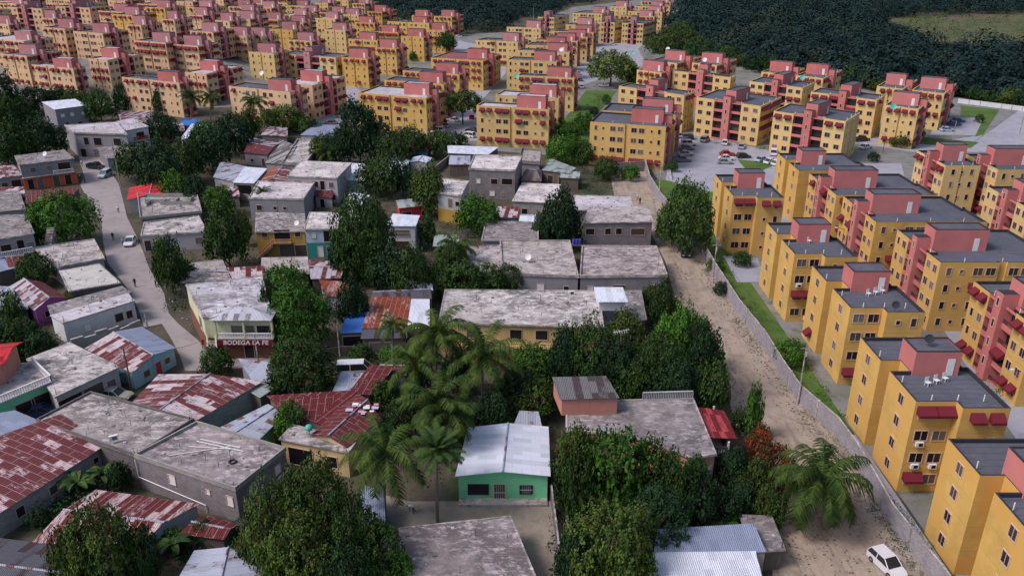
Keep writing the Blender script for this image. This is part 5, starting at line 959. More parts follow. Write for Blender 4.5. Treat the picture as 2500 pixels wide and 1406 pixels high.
for _i, (_x, _y, _t, _w) in enumerate(((1285, 300, 270, 30), (1218, 300, 268, 34), (860, 300, 268, 34), (1640, 420, 395, 30), (2240, 335, 312, 30), (2130, 395, 372, 30), (2390, 300, 280, 24), (1480, 255, 232, 26), (1450, 285, 262, 28), (2460, 390, 365, 34), (1010, 150, 128, 26), (560, 170, 150, 24), (720, 190, 165, 30), (1250, 170, 145, 26))): T(_x, _y, _t, _w, ['mid', 'bright', 'dark'][_i % 3], label=f"small garden tree, {ORD[_i]} of those between the blocks", group='small trees between the blocks')
# ------------------------------------------------------------------ palms and bananas
def palm_mesh(seed, nf=20, L=1.0, droop=1.0, mat='leaf_palm'):
    r = random.Random(seed); mb = MB()
    for i in range(nf):
        az = i*2.399+r.uniform(-.2, .2); el = R(78-95*(i/nf)**.9+r.uniform(-8, 8)); ln = L*r.uniform(.85, 1.08); p = Vector((0, 0, 0)); seg = 12; pts = [p.copy()]
        for s in range(seg):
            d = Vector((math.cos(az)*math.cos(el), math.sin(az)*math.cos(el), math.sin(el))); p = p+d*ln/seg; pts.append(p.copy()); el -= R(8.2*droop)*(.5+s/seg)
        side = Vector((-math.sin(az), math.cos(az), 0))
        for s in range(seg):
            a, b = pts[s], pts[s+1]; w0 = .007*(1-s/seg)+.002; mb.face([a-side*w0, b-side*w0, b+side*w0, a+side*w0])
            if s == 0: continue
            d = (b-a).normalized(); ll = L*.22*math.sin(math.pi*min(1, (s+.8)/(seg+1)))**.6
            for j in range(4):
                q = a+(b-a)*(j/4)
                for sg in (-1, 1):
                    tip = q+side*sg*ll*.78+d*ll*.45+Vector((0, 0, -ll*r.uniform(.25, .75)*droop)); m = (q+tip)/2+Vector((0, 0, ll*.08)); wv = d*L*.0125
                    wv = wv*.8; mb.face([q-wv, m-wv, m+wv, q+wv]); mb.face([m-wv, tip-wv*.2, tip+wv*.2, m+wv])
    return tmesh(mb, 'crown', MATS[mat])
PC = [palm_mesh(3, 20, 1, 1.1), palm_mesh(8, 21, 1, 1.0), palm_mesh(5, 18, 1, 1.2)]
FAN = palm_mesh(12, 34, 1, .5, 'leaf_mid')
def ptrunk(seed):
    r = random.Random(seed); mb = MB(); p = Vector((0, 0, 0)); bx, by_ = r.uniform(-.06, .06), r.uniform(-.06, .06)
    for i in range(10):
        q = Vector((bx*((i+1)/10)**2, by_*((i+1)/10)**2, (i+1)/10)); mb.bar(p, q, 1-.04*i, 0, 8, .96-.04*i); p = q
    return mb, p
def palm(cx, cy, by, frond, kind=0, label='', bx=None, fan=False, group='palm trees of the village'):
    """cx,cy crown centre pixel; by base row."""
    b = G(bx if bx is not None else cx, by, 0); lo, hi = 1, 30
    for _ in range(30):
        m = (lo+hi)/2
        if P((b.x, b.y, m))[1] > cy: lo = m
        else: hi = m
    H = lo; t = G(cx, cy, H); ppm = P(t)[2]; e = empty('palm_tree', b, label, 'palm tree', group)
    mb = MB(); n = 9; d = Vector((t.x-b.x, 0, H))
    for i in range(n):
        f0, f1 = i/n, (i+1)/n; a = Vector((d.x*f0**1.5, 0, d.z*f0)); c = Vector((d.x*f1**1.5, 0, d.z*f1)); mb.bar(a, c, .2-.08*f0, 0, 8, .19-.08*f1)
    mb.build('trunk', MATS['bark_pale'], e, off=(0, 0, 0))
    c = inst(FAN if fan else PC[kind], e, (d.x, 0, d.z), cx*.37, (frond/ppm,)*3, 'crown')
    if not fan:
        nb = MB()
        for i in range(5): a = i*1.3; v_ = Vector((d.x+.25*math.cos(a), .25*math.sin(a), d.z-.25)); nb.bar(v_-Vector((0, 0, .13)), v_+Vector((0, 0, .13)), .13, 0, 6, .08)
        nb.build('coconuts', MATS['leaf_olive'], e, off=(0, 0, 0))
    return e
palm(1066, 815, 1000, 111, 0, 'coconut palm nearest the orange rusty shack, crown high'); palm(1178, 868, 1020, 116, 1, 'coconut palm in front of the long cream building')
palm(1012, 895, 1030, 94, 2, 'coconut palm with drooping fronds left in the central clump'); palm(1068, 985, 1130, 111, 1, 'coconut palm lowest in the central clump with golden fronds')
palm(940, 1108, 1265, 135, 0, 'coconut palm leaning over the yard by the mango tree'); palm(1068, 1100, 1275, 75, 0, 'shaggy fan palm with brown skirt left of the mint green house', fan=True)
PC.append(palm_mesh(31, 28, 1, 1.25)); palm(2008, 1172, 1285, 150, 3, 'coconut palm alone on the dirt road verge'); palm(1112, 605, 680, 68, 2, 'small palm behind the low brown roof', kind and 2 if False else 2) if False else palm(1112, 605, 680, 68, 2, 'small palm behind the low brown roof')
palm(620, 250, 335, 42, 0, 'thin tall palm against the yellow estate front row'); palm(468, 238, 300, 36, 1, 'left of two palms before the estate front row'); palm(515, 240, 300, 36, 2, 'right of two palms before the estate front row')
palm(372, 412, 470, 42, 2, 'drooping palm in the dark grove beside the road'); palm(640, 470, 520, 30, 1, 'short palm left of the pinkish roof house'); palm(800, 372, 410, 42, 0, 'feathery palm in the grove above the arched porch house')
palm(960, 795, 900, 55, 2, 'half hidden palm behind the shack lean-to'); palm(1100, 1010, 1150, 90, 2, 'shadowed palm deep in the central clump')
def banana_mesh(seed):
    r = random.Random(seed); mb = MB(); mb.bar((0, 0, 0), (0, 0, .5), .06, 0, 7, .04)
    for i in range(9):
        az = i*2.4; el = R(r.uniform(45, 75)); p = Vector((0, 0, .45)); s = Vector((-math.sin(az), math.cos(az), 0)); pts = []
        for k in range(7): pts.append((p.copy(), .11*math.sin(math.pi*(k+.6)/7.2)**.7)); d = Vector((math.cos(az)*math.cos(el), math.sin(az)*math.cos(el), math.sin(el))); p = p+d*.115; el -= R(18)
        for (a, wa), (b, wb_) in zip(pts, pts[1:]):
            z = Vector((0, 0, .03)); mb.face([a, b, b+s*wb_+z, a+s*wa+z]); mb.face([a-s*wa+z, b-s*wb_+z, b, a])
    return tmesh(mb, 'foliage', MATS['leaf_mid'])
BAN = [banana_mesh(1), banana_mesh(2)]
for i, (x, y, s, l) in enumerate(((195, 1215, 3.4, 'banana plant beside the checkered rusty roof house'), (262, 1190, 3.2, 'banana plant in the gap by the brown stained flat roof'), (430, 1365, 3.2, 'banana plant below the streaked red shed'), (1420, 610, 2.6, 'banana plant beside the block house with empty windows'), (1500, 600, 2.8, 'banana plant under the empty window holes'), (75, 870, 3.2, 'banana plant left of the long white building'), (655, 560, 2.6, 'banana plant by the mustard house'), (1600, 1270, 3.6, 'banana plant with long blades under the large leaved tree'), (1760, 1330, 3.2, 'banana plant at the foreground zinc roof'), (530, 500, 2.8, 'banana plant below the blue zinc shed'), (1470, 430, 2.6, 'banana plant below the grass slope'), (800, 620, 2.6, 'banana plant behind the striped rusty hut'))):
    p = G(x, y, 0); e = empty('banana_plant', p, l, 'banana plant', 'banana plants in the gardens'); inst(BAN[i % 2], e, (0, 0, 0), i, (s,)*3, 'foliage')
# ------------------------------------------------------------------ forest (one far mass) and undergrowth
def poly_in(px, py, poly):
    c = False; j = len(poly)-1
    for i in range(len(poly)):
        xi, yi = poly[i]; xj, yj = poly[j]
        if (yi > py) != (yj > py) and px < (xj-xi)*(py-yi)/(yj-yi)+xi: c = not c
        j = i
    return c
def dome_pts(cx, cy, r_, h_, n, r, base=.25):
    d = r.normal(size=(n, 3)); d[:, 2] = np.abs(d[:, 2])*.9-.12; d /= np.linalg.norm(d, axis=1)[:, None]
    k = 1+.16*np.sin(d[:, 0]*5+cx)*np.sin(d[:, 1]*5+cy)+.07*r.normal(size=n)
    return np.stack([cx+d[:, 0]*r_*k, cy+d[:, 1]*r_*k, h_*base+(h_*(1-base))*np.clip(d[:, 2]*k, -.2, 1.3)], 1), d
FOR = [(860, -60), (880, 8), (960, 26), (985, 52), (1130, 78), (1235, 74), (1250, 50), (1310, 40), (1400, 12), (1480, -6), (1560, -14), (1655, -14), (1662, 40), (1640, 70), (1690, 110), (1790, 150), (1880, 178), (1960, 192), (2070, 205), (2150, 222), (2345, 232), (2420, 248), (2700, 268), (2900, 260), (2900, -120), (860, -120)]
MEAD = [(2120, 50), (2260, 38), (2750, 34), (2750, 140), (2440, 138), (2330, 150), (2230, 118), (2130, 84)]
PTS, DD, SZ = [], [], []; rf = np.random.default_rng(5); ntree = 0
HREF2 = []
yy = 240.0
while yy < 1750:
    sp = 10+yy*.011; xx = -yy*.75
    while xx < yy*.95:
        x = xx+rf.uniform(-.4, .4)*sp; y = yy+rf.uniform(-.4, .4)*sp; q = P((x, y, 0))
        if 860 < q[0] < 2760 and q[1] > -118 and poly_in(q[0], q[1], FOR) and not poly_in(q[0], q[1], MEAD):
            big = rf.random(); r_ = sp*rf.uniform(.4, .95)*(1+big**6*.5); h_ = rf.uniform(5, 10)+big**3*7; n = int(np.clip(420000/yy, 300, 1300)*(r_/sp+.3))
            a, d = dome_pts(x, y, r_, h_, n, rf); PTS.append(a); DD.append(d); SZ.append(np.full(n, min(r_*.075, .6))); ntree += 1
        xx += sp
    yy += sp*.85
PTS = np.concatenate(PTS); DD = np.concatenate(DD); SZ = np.concatenate(SZ)
fo = bpy.data.objects.new('forest', leaf_cards('forest', PTS, DD, SZ, rf, MATS['leaf_forest'], .85, .42)); COL.objects.link(fo); fo['kind'] = 'stuff'; fo['label'] = 'dark unbroken forest behind the estate'; fo['category'] = 'forest'
# scrub in the meadow and undergrowth between the houses
def scatter(name, label, polys, n, hr, leafn, mat, seed, sz=.5, cat='undergrowth'):
    r = np.random.default_rng(seed); A, D, S = [], [], []
    for poly, k in polys:
        xs = [p[0] for p in poly]; ys = [p[1] for p in poly]; c = 0
        while c < k:
            x, y = r.uniform(min(xs), max(xs)), r.uniform(min(ys), max(ys))
            if not poly_in(x, y, poly): continue
            c += 1; p = G(x, y, 0); h_ = r.uniform(*hr); a, d = dome_pts(p.x, p.y, h_*r.uniform(.6, 1.0), h_, leafn, r, .1); A.append(a); D.append(d); S.append(np.full(leafn, sz*h_*.22))
    me = leaf_cards(name, np.concatenate(A), np.concatenate(D), np.concatenate(S), r, MATS[mat]); o = bpy.data.objects.new(name, me); COL.objects.link(o); o['kind'] = 'stuff'; o['label'] = label; o['category'] = cat
scatter('undergrowth', 'low weeds and scrub filling the gaps between village houses', [
    ([(0, 440), (0, 260), (250, 240), (340, 330), (150, 330), (140, 370)], 120), ([(340, 480), (300, 340), (430, 300), (640, 290), (860, 350), (700, 420), (500, 500)], 200), ([(0, 880), (0, 780), (120, 800), (150, 870)], 60),
    ([(850, 720), (880, 590), (1140, 620), (1290, 700), (1100, 740)], 120), ([(930, 960), (900, 1150), (1100, 1180), (1340, 1040), (1340, 860), (1000, 850)], 190), ([(1340, 1060), (1340, 900), (1720, 880), (1780, 1000), (1700, 990), (1500, 940)], 120),
    ([(1360, 1500), (1350, 1130), (1700, 1160), (1830, 1110), (1920, 1230), (1850, 1280), (1600, 1310), (1580, 1500)], 230), ([(1560, 800), (1590, 700), (1650, 720), (1740, 830), (1600, 900)], 60), ([(1330, 420), (1440, 330), (1440, 410), (1560, 420), (1500, 440)], 60),
    ([(370, 640), (400, 600), (470, 700), (440, 790), (405, 730)], 40), ([(120, 1340), (30, 1300), (240, 1170), (330, 1190), (210, 1240)], 60), ([(380, 1400), (450, 1320), (610, 1290), (640, 1360), (560, 1345)], 50), ([(860, 480), (860, 380), (1100, 340), (1080, 420), (1000, 540)], 70),
    ([(780, 640), (860, 600), (900, 700), (840, 760), (790, 720)], 40), ([(500, 520), (520, 470), (610, 500), (620, 620), (520, 620)], 40), ([(840, 870), (960, 845), (1020, 880), (900, 900)], 40), ([(1090, 560), (1180, 500), (1180, 600), (1060, 620)], 30)],
    0, (.5, 1.7), 34, 'leaf_dark', 3)
scatter('garden_scrub', 'brighter garden shrubs scattered through the village', [([(0, 640), (90, 640), (150, 900), (0, 900)], 40), ([(380, 590), (620, 560), (760, 640), (640, 700), (400, 700)], 70), ([(780, 500), (1000, 420), (1180, 480), (1180, 700), (800, 700)], 110), ([(1180, 590), (1420, 560), (1600, 585), (1420, 610), (1200, 600)], 40), ([(1330, 425), (1500, 425), (1500, 480), (1400, 478)], 70), ([(840, 830), (1340, 830), (1340, 1050), (860, 1100)], 120), ([(1500, 690), (1640, 690), (1700, 800), (1560, 800)], 50), ([(300, 290), (700, 290), (700, 420), (320, 420)], 90), ([(640, 1120), (720, 1100), (700, 1200), (620, 1260)], 12), ([(1360, 300), (1440, 240), (1500, 235), (1440, 300), (1440, 400), (1340, 410)], 90)], 0, (.4, 1.4), 34, 'leaf_mid', 13)
scatter('verge_weeds', 'weeds and creepers along both sides of the boundary wall', [
    ([(1716, 604), (1756, 674), (1810, 760), (1876, 845), (1915, 911), (1958, 976), (1990, 970), (1930, 870), (1860, 760), (1770, 640)], 90), ([(2137, 1197), (2180, 1277), (2277, 1402), (2310, 1402), (2200, 1240)], 60), ([(1700, 606), (1740, 678), (1794, 764), (1860, 849), (1840, 850), (1770, 760), (1690, 620)], 26), ([(1900, 915), (1943, 980), (2035, 1062), (2080, 1125), (2050, 1120), (1920, 985)], 20), ([(2120, 1199), (2165, 1279), (2262, 1404), (2230, 1404), (2110, 1210)], 18), ([(1600, 470), (1740, 480), (1740, 620), (1680, 560)], 25)],
    0, (.3, .9), 30, 'leaf_mid', 4)
scatter('meadow_scrub', 'scattered scrub on the far meadow', [([(2130, 55), (2260, 40), (2600, 36), (2600, 138), (2440, 136), (2330, 140), (2140, 86)], 420)], 0, (1.0, 4.5), 26, 'leaf_olive', 6)
scatter('hedge_growth', 'shrubs lining the feet of the estate blocks', [([(1690, 345), (1860, 366), (2060, 385), (2060, 378), (1870, 358), (1700, 338)], 60), ([(1765, 615), (1850, 628), (1850, 640), (1765, 628)], 14), ([(1440, 230), (1500, 230), (1400, 300), (1350, 380), (1440, 300)], 80), ([(1960, 880), (2050, 1000), (2060, 1060), (1990, 980)], 14), ([(2390, 930), (2440, 990), (2450, 980), (2400, 915)], 8)], 0, (.5, 1.2), 34, 'leaf_bright', 8)
# rubble along the dirt road
rb = MB(); rr = random.Random(4)
for (x0, y0, x1, y1, n, s) in ((1745, 690, 1930, 970, 260, 12), (1930, 970, 2110, 1195, 240, 14), (1680, 600, 1745, 690, 60, 8), (2110, 1195, 2250, 1400, 240, 18), (1640, 640, 1960, 1250, 600, 50), (1900, 1150, 2150, 1400, 300, 60), (1480, 460, 1580, 520, 60, 10), (1640, 640, 1700, 700, 40, 8), (395, 690, 470, 800, 60, 8), (1850, 1250, 1990, 1380, 60, 20)):
    for i in range(n):
        t = rr.random(); p = G(x0+(x1-x0)*t-abs(rr.gauss(0, s*1.3))+4, y0+(y1-y0)*t+rr.gauss(0, s*.6), 0); a = rr.uniform(.04, .13)*(1+rr.random()**4); b = a*rr.uniform(.5, 1); th = rr.uniform(0, 3)
        q = [(p.x+a*math.cos(th+k*1.57), p.y+b*math.sin(th+k*1.57)) for k in range(4)]; mi_ = rr.choice((0, 0, 0, 3, 3, 2, 2, 1)); rb.prism(q, 0, rr.uniform(.04, .15), mi_, mi_)
ro = rb.build('rubble', [plain('grey_rubble', (.16, .14, .13), .95), plain('pale_litter', (.42, .40, .38), .9), M_D, plain('brown_debris', (.17, .135, .10), .95)]); ro['kind'] = 'stuff'; ro['label'] = 'stones and litter strewn along the dirt road edges'; ro['category'] = 'rubble'
# ------------------------------------------------------------------ cars
GLASS = plain('car_glass', (0.02, 0.025, 0.03), .12, 0, .6); TYRE = plain('tyre_rubber', (.02, .02, .02), .9); LAMP = plain('headlight_glass', (.7, .7, .65), .2); CHR = plain('wheel_rim', (.4, .4, .42), .4, .8)
def car_parts(kind):
    Ln, Wd, Hb, Ht = {'sedan': (4.3, 1.7, .82, 1.4), 'suv': (4.5, 1.8, 1.0, 1.75), 'pickup': (5.0, 1.8, .98, 1.7), 'van': (4.9, 1.8, 1.1, 2.05), 'hatch': (3.9, 1.65, .85, 1.45)}[kind]
    hw = Wd/2; x0, x1 = -Ln/2, Ln/2
    def loft(secs, mis=None):                                  # secs: (x, halfwidth, z0, z1)
        mb = MB()
        for i, (a, b) in enumerate(zip(secs, secs[1:])):
            A = [(a[0], -a[1], a[2]), (a[0], a[1], a[2]), (a[0], a[1], a[3]), (a[0], -a[1], a[3])]; B = [(b[0], -b[1], b[2]), (b[0], b[1], b[2]), (b[0], b[1], b[3]), (b[0], -b[1], b[3])]
            for j in range(4): k = (j+1) % 4; mb.face([A[j], B[j], B[k], A[k]])
        s = secs[0]; mb.face([(s[0], s[1], s[2]), (s[0], -s[1], s[2]), (s[0], -s[1], s[3]), (s[0], s[1], s[3])]); s = secs[-1]; mb.face([(s[0], -s[1], s[2]), (s[0], s[1], s[2]), (s[0], s[1], s[3]), (s[0], -s[1], s[3])]); return mb
    body = loft([(x0, hw*.86, .35, Hb*.82), (x0+.12, hw*.96, .25, Hb*.95), (x0+.8, hw, .22, Hb), (0, hw, .2, Hb+.02), (x1-1.3, hw, .22, Hb), (x1-.35, hw*.97, .25, Hb*.88), (x1-.05, hw*.85, .35, Hb*.7)])
    if kind == 'sedan': c = (x0+.5, x0+1.15, x1-1.95, x1-1.25)
    elif kind == 'hatch': c = (x0+.12, x0+.45, x1-1.7, x1-.95)
    elif kind == 'suv': c = (x0+.1, x0+.3, x1-1.75, x1-1.2)
    elif kind == 'van': c = (x0+.05, x0+.12, x1-1.2, x1-.35)
    else: c = (x0+1.75, x0+1.9, x1-1.9, x1-1.3)
    cab = MB(); hr = hw*.80; zb, zt = Hb, Ht
    lo = [(c[0], -hw*.95), (c[3], -hw*.95), (c[3], hw*.95), (c[0], hw*.95)]; hi = [(c[1], -hr), (c[2], -hr), (c[2], hr), (c[1], hr)]
    for j in range(4): k = (j+1) % 4; cab.face([(*lo[j], zb), (*lo[k], zb), (*hi[k], zt), (*hi[j], zt)])
    roof = MB(); hi2 = [(x*1.0, y*1.03) for x, y in hi]; roof.prism(hi2, zt-.06, zt+.03, 0, 0, True)
    for j in range(4): roof.bar((*lo[j], zb), (*hi[j], zt), .045, 0, 4)
    if kind != 'pickup':
        for sx in ((c[1]+c[2])/2,):
            for sy in (-1, 1): roof.bar((sx, sy*hw*.955, zb), (sx, sy*hr*1.01, zt), .05, 0, 4)
    if kind == 'pickup':
        roof.box(x0+.1, c[0]-.05, -hw*.98, -hw*.85, Hb-.1, Hb+.25); roof.box(x0+.1, c[0]-.05, hw*.85, hw*.98, Hb-.1, Hb+.25); roof.box(x0+.02, x0+.12, -hw*.95, hw*.95, Hb-.1, Hb+.25)
    wh = MB(); r = .33 if kind in ('suv', 'pickup', 'van') else .29
    wh.bar((0, -.1, 0), (0, .1, 0), r, 0, 14); wh.bar((0, -.112, 0), (0, .112, 0), r*.55, 1, 10)
    hl = MB(); hl.box(-.04, .04, -.18, .18, -.07, .07)
    return dict(body=tmesh(body, 'body', WHITE), win=tmesh(cab, 'windows', GLASS), roof=tmesh(roof, 'roof', WHITE), wheel=tmesh(wh, 'wheel', [TYRE, CHR]), lamp=tmesh(hl, 'headlight', LAMP), r=r, wx=(x0+.8, x1-.8), hw=hw, x1=x1, Hb=Hb)
CARS = {k: car_parts(k) for k in ('sedan', 'suv', 'pickup', 'van', 'hatch')}
PAINT = {'white': (.72, .72, .76), 'silver': (.38, .38, .41), 'grey': (.17, .17, .19), 'dark': (.03, .03, .04), 'red': (.50, .02, .03), 'blue': (.05, .07, .18), 'pale': (.45, .55, .62), 'beige': (.36, .34, .28)}
def car(x, y, hdg, kind, col, label, group=None):
    p = G(x, y, 0); e = empty({'pickup': 'pickup_truck', 'van': 'van'}.get(kind, 'parked_car'), p, label, {'pickup': 'pickup', 'van': 'van'}.get(kind, 'car'), group, R(hdg)); c = CARS[kind]; m = plain('car_paint_'+col, PAINT[col], .3, .1, .5)
    for k, nm in (('body', 'body'), ('roof', 'roof')):
        o = inst(c[k], e, name=nm); o.material_slots[0].link = 'OBJECT'; o.material_slots[0].material = m
    inst(c['win'], e, name='windows')
    for wx in c['wx']:
        for s in (-1, 1): inst(c['wheel'], e, (wx, s*(c['hw']-.08), c['r']), name='wheel')
    for s in (-1, 1): inst(c['lamp'], e, (c['x1']-.06, s*c['hw']*.62, c['Hb']*.62), name='headlight')
PG = 'cars parked at the estate'
for a in ((1681, 356, 0, 'suv', 'white', 'white suv parked first in the left column of the car park'), (1677, 366, 0, 'sedan', 'grey', 'grey sedan between the white suv and silver sedan in the car park'), (1674, 380, 0, 'sedan', 'silver', 'silver sedan third down the left column of the car park'), (1664, 395, 0, 'pickup', 'grey', 'grey pickup last in the left column of the car park'),
          (1656, 335, 95, 'sedan', 'silver', 'silver sedan nose-in at the top left of the car park'), (1669, 337, 95, 'hatch', 'grey', 'grey hatchback nose-in by the yellow block corner'), (1683, 339, 95, 'hatch', 'dark', 'dark hatchback right of the nose-in grey one'), (1721, 346, 60, 'suv', 'grey', 'grey suv alone at the top of the car park'), (1769, 353, 75, 'hatch', 'white', 'white hatchback before the coral stair front'),
          (1809, 362, 75, 'sedan', 'silver', 'silver sedan right of the white hatchback'), (1775, 380, -6, 'sedan', 'red', 'bright red car with raised tail in the car park'), (1774, 391, -6, 'sedan', 'white', 'white sedan directly below the red car'), (1769, 400, -6, 'sedan', 'silver', 'silver sedan second below the red car'), (1815, 386, 10, 'hatch', 'dark', 'dark hatchback on the lawn edge'),
          (1889, 378, 70, 'suv', 'white', 'white suv parked beside the lawn'), (1859, 394, 40, 'sedan', 'pale', 'pale blue sedan below the white suv'), (1880, 399, 40, 'sedan', 'white', 'white sedan right of the pale blue one'), (1897, 403, 40, 'hatch', 'white', 'white hatchback beside the yellow roof corner'),
          (2103, 345, 20, 'pickup', 'dark', 'dark pickup right of the awning block'), (2112, 363, 35, 'sedan', 'white', 'white sedan on the side street'), (2338, 299, 0, 'sedan', 'blue', 'dark blue sedan upper in the small car park'), (2329, 307, 0, 'sedan', 'blue', 'dark blue sedan lower in the small car park'), (2312, 321, 0, 'sedan', 'pale', 'pale car at the small car park entrance'),
          (1107, 297, 150, 'sedan', 'white', 'white sedan under the flat topped tree'), (1081, 311, 160, 'sedan', 'silver', 'silver sedan beside the whitish roof block'), (1068, 323, 165, 'suv', 'white', 'white suv second from the hedge'), (1052, 332, 165, 'sedan', 'white', 'white sedan nearest the hedge'), (1143, 336, 150, 'suv', 'white', 'white suv beside the left yellow block corner'), (1152, 322, 150, 'sedan', 'dark', 'dark sedan behind the white suv'), (1152, 290, 90, 'hatch', 'red', 'dark red hatchback right of the flat topped tree'),
          (836, 288, 165, 'sedan', 'silver', 'silver sedan at the lane end near the columnar grove'), (808, 304, 165, 'sedan', 'grey', 'grey sedan under the estate front row'), (1473, 212, 170, 'sedan', 'white', 'white car under the big pale tree'), (1412, 182, 100, 'sedan', 'white', 'white car beside the avenue'), (1416, 198, 100, 'sedan', 'grey', 'grey car beside the avenue'), (1418, 215, 100, 'hatch', 'white', 'white hatchback nearest on the avenue'), (1497, 111, 0, 'sedan', 'white', 'white car in the far car park'), (1630, 62, 60, 'sedan', 'white', 'white car at the forest edge lane'), (1120, 92, 0, 'sedan', 'white', 'white car behind the far coral block'), (1135, 88, 0, 'sedan', 'silver', 'silver car behind the far coral block')):
    car(*a, PG)
car(257, 432, -92, 'suv', 'pale', 'pale suv with white roof coming down the village road'); car(235, 412, -20, 'pickup', 'dark', 'dark pickup parked behind the pale suv'); car(319, 596, -80, 'sedan', 'white', 'white sedan parked on the village road'); car(548, 474, 20, 'suv', 'dark', 'black suv beside the open carport')
car(284, 972, -8, 'sedan', 'beige', 'old beige saloon beside the iron gate'); car(868, 915, 5, 'van', 'white', 'white van with open windows among the trees'); car(1672, 620, -95, 'pickup', 'dark', 'black pickup in the shade of the spreading tree'); car(2163, 1385, -72, 'hatch', 'white', 'silver white hatchback on the dirt road at bottom right'); car(105, 1012, 20, 'sedan', 'blue', 'dark car under the terrace house')
# ------------------------------------------------------------------ people
def person(x, y, hdg, shirt, trousers, label, pose='walk'):
    p = G(x, y, 0); me = bpy.data.meshes.new('person'); bend = pose == 'bend'
    V = [(0, 0, .93), (.0, 0, 1.2), (0, 0, 1.42), (0, 0, 1.52), (.02, 0, 1.68), (0, .1, .88), (.1, .11, .48), (.02, .11, .08), (.14, .11, .03), (0, -.1, .88), (-.02, -.11, .48), (-.2, -.11, .1), (-.08, -.11, .03), (0, .19, 1.38), (-.05, .24, 1.1), (.05, .25, .86), (0, -.19, 1.38), (.06, -.24, 1.1), (.2, -.24, .9)]
    if bend:
        def bd(v): 
            if v[2] > .93: dz = v[2]-.93; return (v[0]+dz*.92, v[1], .93+dz*.25)
            return v
        V = [bd(v) for v in V]; V[14] = (.42, .22, .75); V[15] = (.5, .2, .5); V[17] = (.42, -.22, .75); V[18] = (.5, -.2, .5)
    E_ = [(0, 1), (1, 2), (2, 3), (3, 4), (0, 5), (5, 6), (6, 7), (7, 8), (0, 9), (9, 10), (10, 11), (11, 12), (2, 13), (13, 14), (14, 15), (2, 16), (16, 17), (17, 18)]
    RD = [.14, .13, .14, .055, .105, .09, .06, .045, .035, .09, .06, .045, .035, .06, .045, .035, .06, .045, .035]
    me.from_pydata(V, E_, []); o = bpy.data.objects.new('person', me); COL.objects.link(o)
    m = o.modifiers.new('s', 'SKIN'); me.skin_vertices[0].data[0].use_root = True
    for i, r in enumerate(RD): me.skin_vertices[0].data[i].radius = (r, r)
    o.modifiers.new('u', 'SUBSURF').levels = 1; o.modifiers['u'].render_levels = 1
    dg = bpy.context.evaluated_depsgraph_get(); nm = bpy.data.meshes.new_from_object(o.evaluated_get(dg)); bpy.data.objects.remove(o)
    skin = plain('skin', (.12, .06, .04), .6); hair = plain('dark_hair', (.01, .01, .01)); s = plain('shirt_'+shirt, {'white': (.75, .75, .8), 'red': (.55, .02, .02), 'black': (.02, .02, .025), 'grey': (.2, .2, .22), 'pale': (.5, .55, .6)}[shirt], .9); t = plain('trousers_'+trousers, {'blue': (.04, .06, .12), 'dark': (.02, .02, .025), 'beige': (.3, .26, .2)}[trousers], .9)
    nm.materials.clear()
    for mm in (skin, s, t, hair): nm.materials.append(mm)
    hd = Vector(V[4])
    for f in nm.polygons:
        c = f.center; z = c.z; x_ = c.x
        if (c-hd).length < .17: f.material_index = 3 if (c.z > hd.z+.03 or c.x < hd.x-.02) else 0
        elif (z > .95 or (bend and x_ > .05 and z > .85)) and abs(c.y) < .27 and not (abs(c.y) > .2 and z < 1.15): f.material_index = 1
        elif abs(c.y) > .2 and z > .6: f.material_index = 0
        elif z > .1: f.material_index = 2 if not (bend and x_ > .3) else 0
        else: f.material_index = 3
        f.use_smooth = True
    o = bpy.data.objects.new('person', nm); COL.objects.link(o); o.location = p; o.rotation_euler = (0, 0, R(hdg)); tag(o, label, 'person', 'people out in the village')
for a in ((201, 406, -90, 'white', 'dark', 'person in white shirt walking at the upper bend of the road'), (196, 440, 20, 'white', 'dark', 'person in white shirt standing by the orange shop'), (208, 448, 200, 'black', 'dark', 'person in black beside the orange shop corner'), (290, 520, -80, 'white', 'dark', 'person in white shirt alone in the middle of the road'), (277, 587, -60, 'black', 'dark', 'person in black walking on the road before the parked sedan'), (302, 600, -40, 'pale', 'blue', 'person in pale shirt standing left of the white sedan'), (341, 600, 180, 'black', 'blue', 'person standing right of the white sedan'), (331, 701, -85, 'black', 'dark', 'lone person in dark clothes on the lower road'), (497, 852, -60, 'red', 'dark', 'person in red shirt beside the shop stairs'), (662, 868, -120, 'pale', 'dark', 'person in pale shirt outside the shop corner'), (671, 866, 180, 'black', 'blue', 'person in black outside the shop corner'), (1556, 490, -30, 'white', 'beige', 'person in white shirt on the dirt lot beams'), (1562, 500, 100, 'black', 'dark', 'person in black standing at the dirt lot'), (1010, 1252, 200, 'white', 'blue', 'person in white shirt bending over the yard', 'bend')): person(*a)
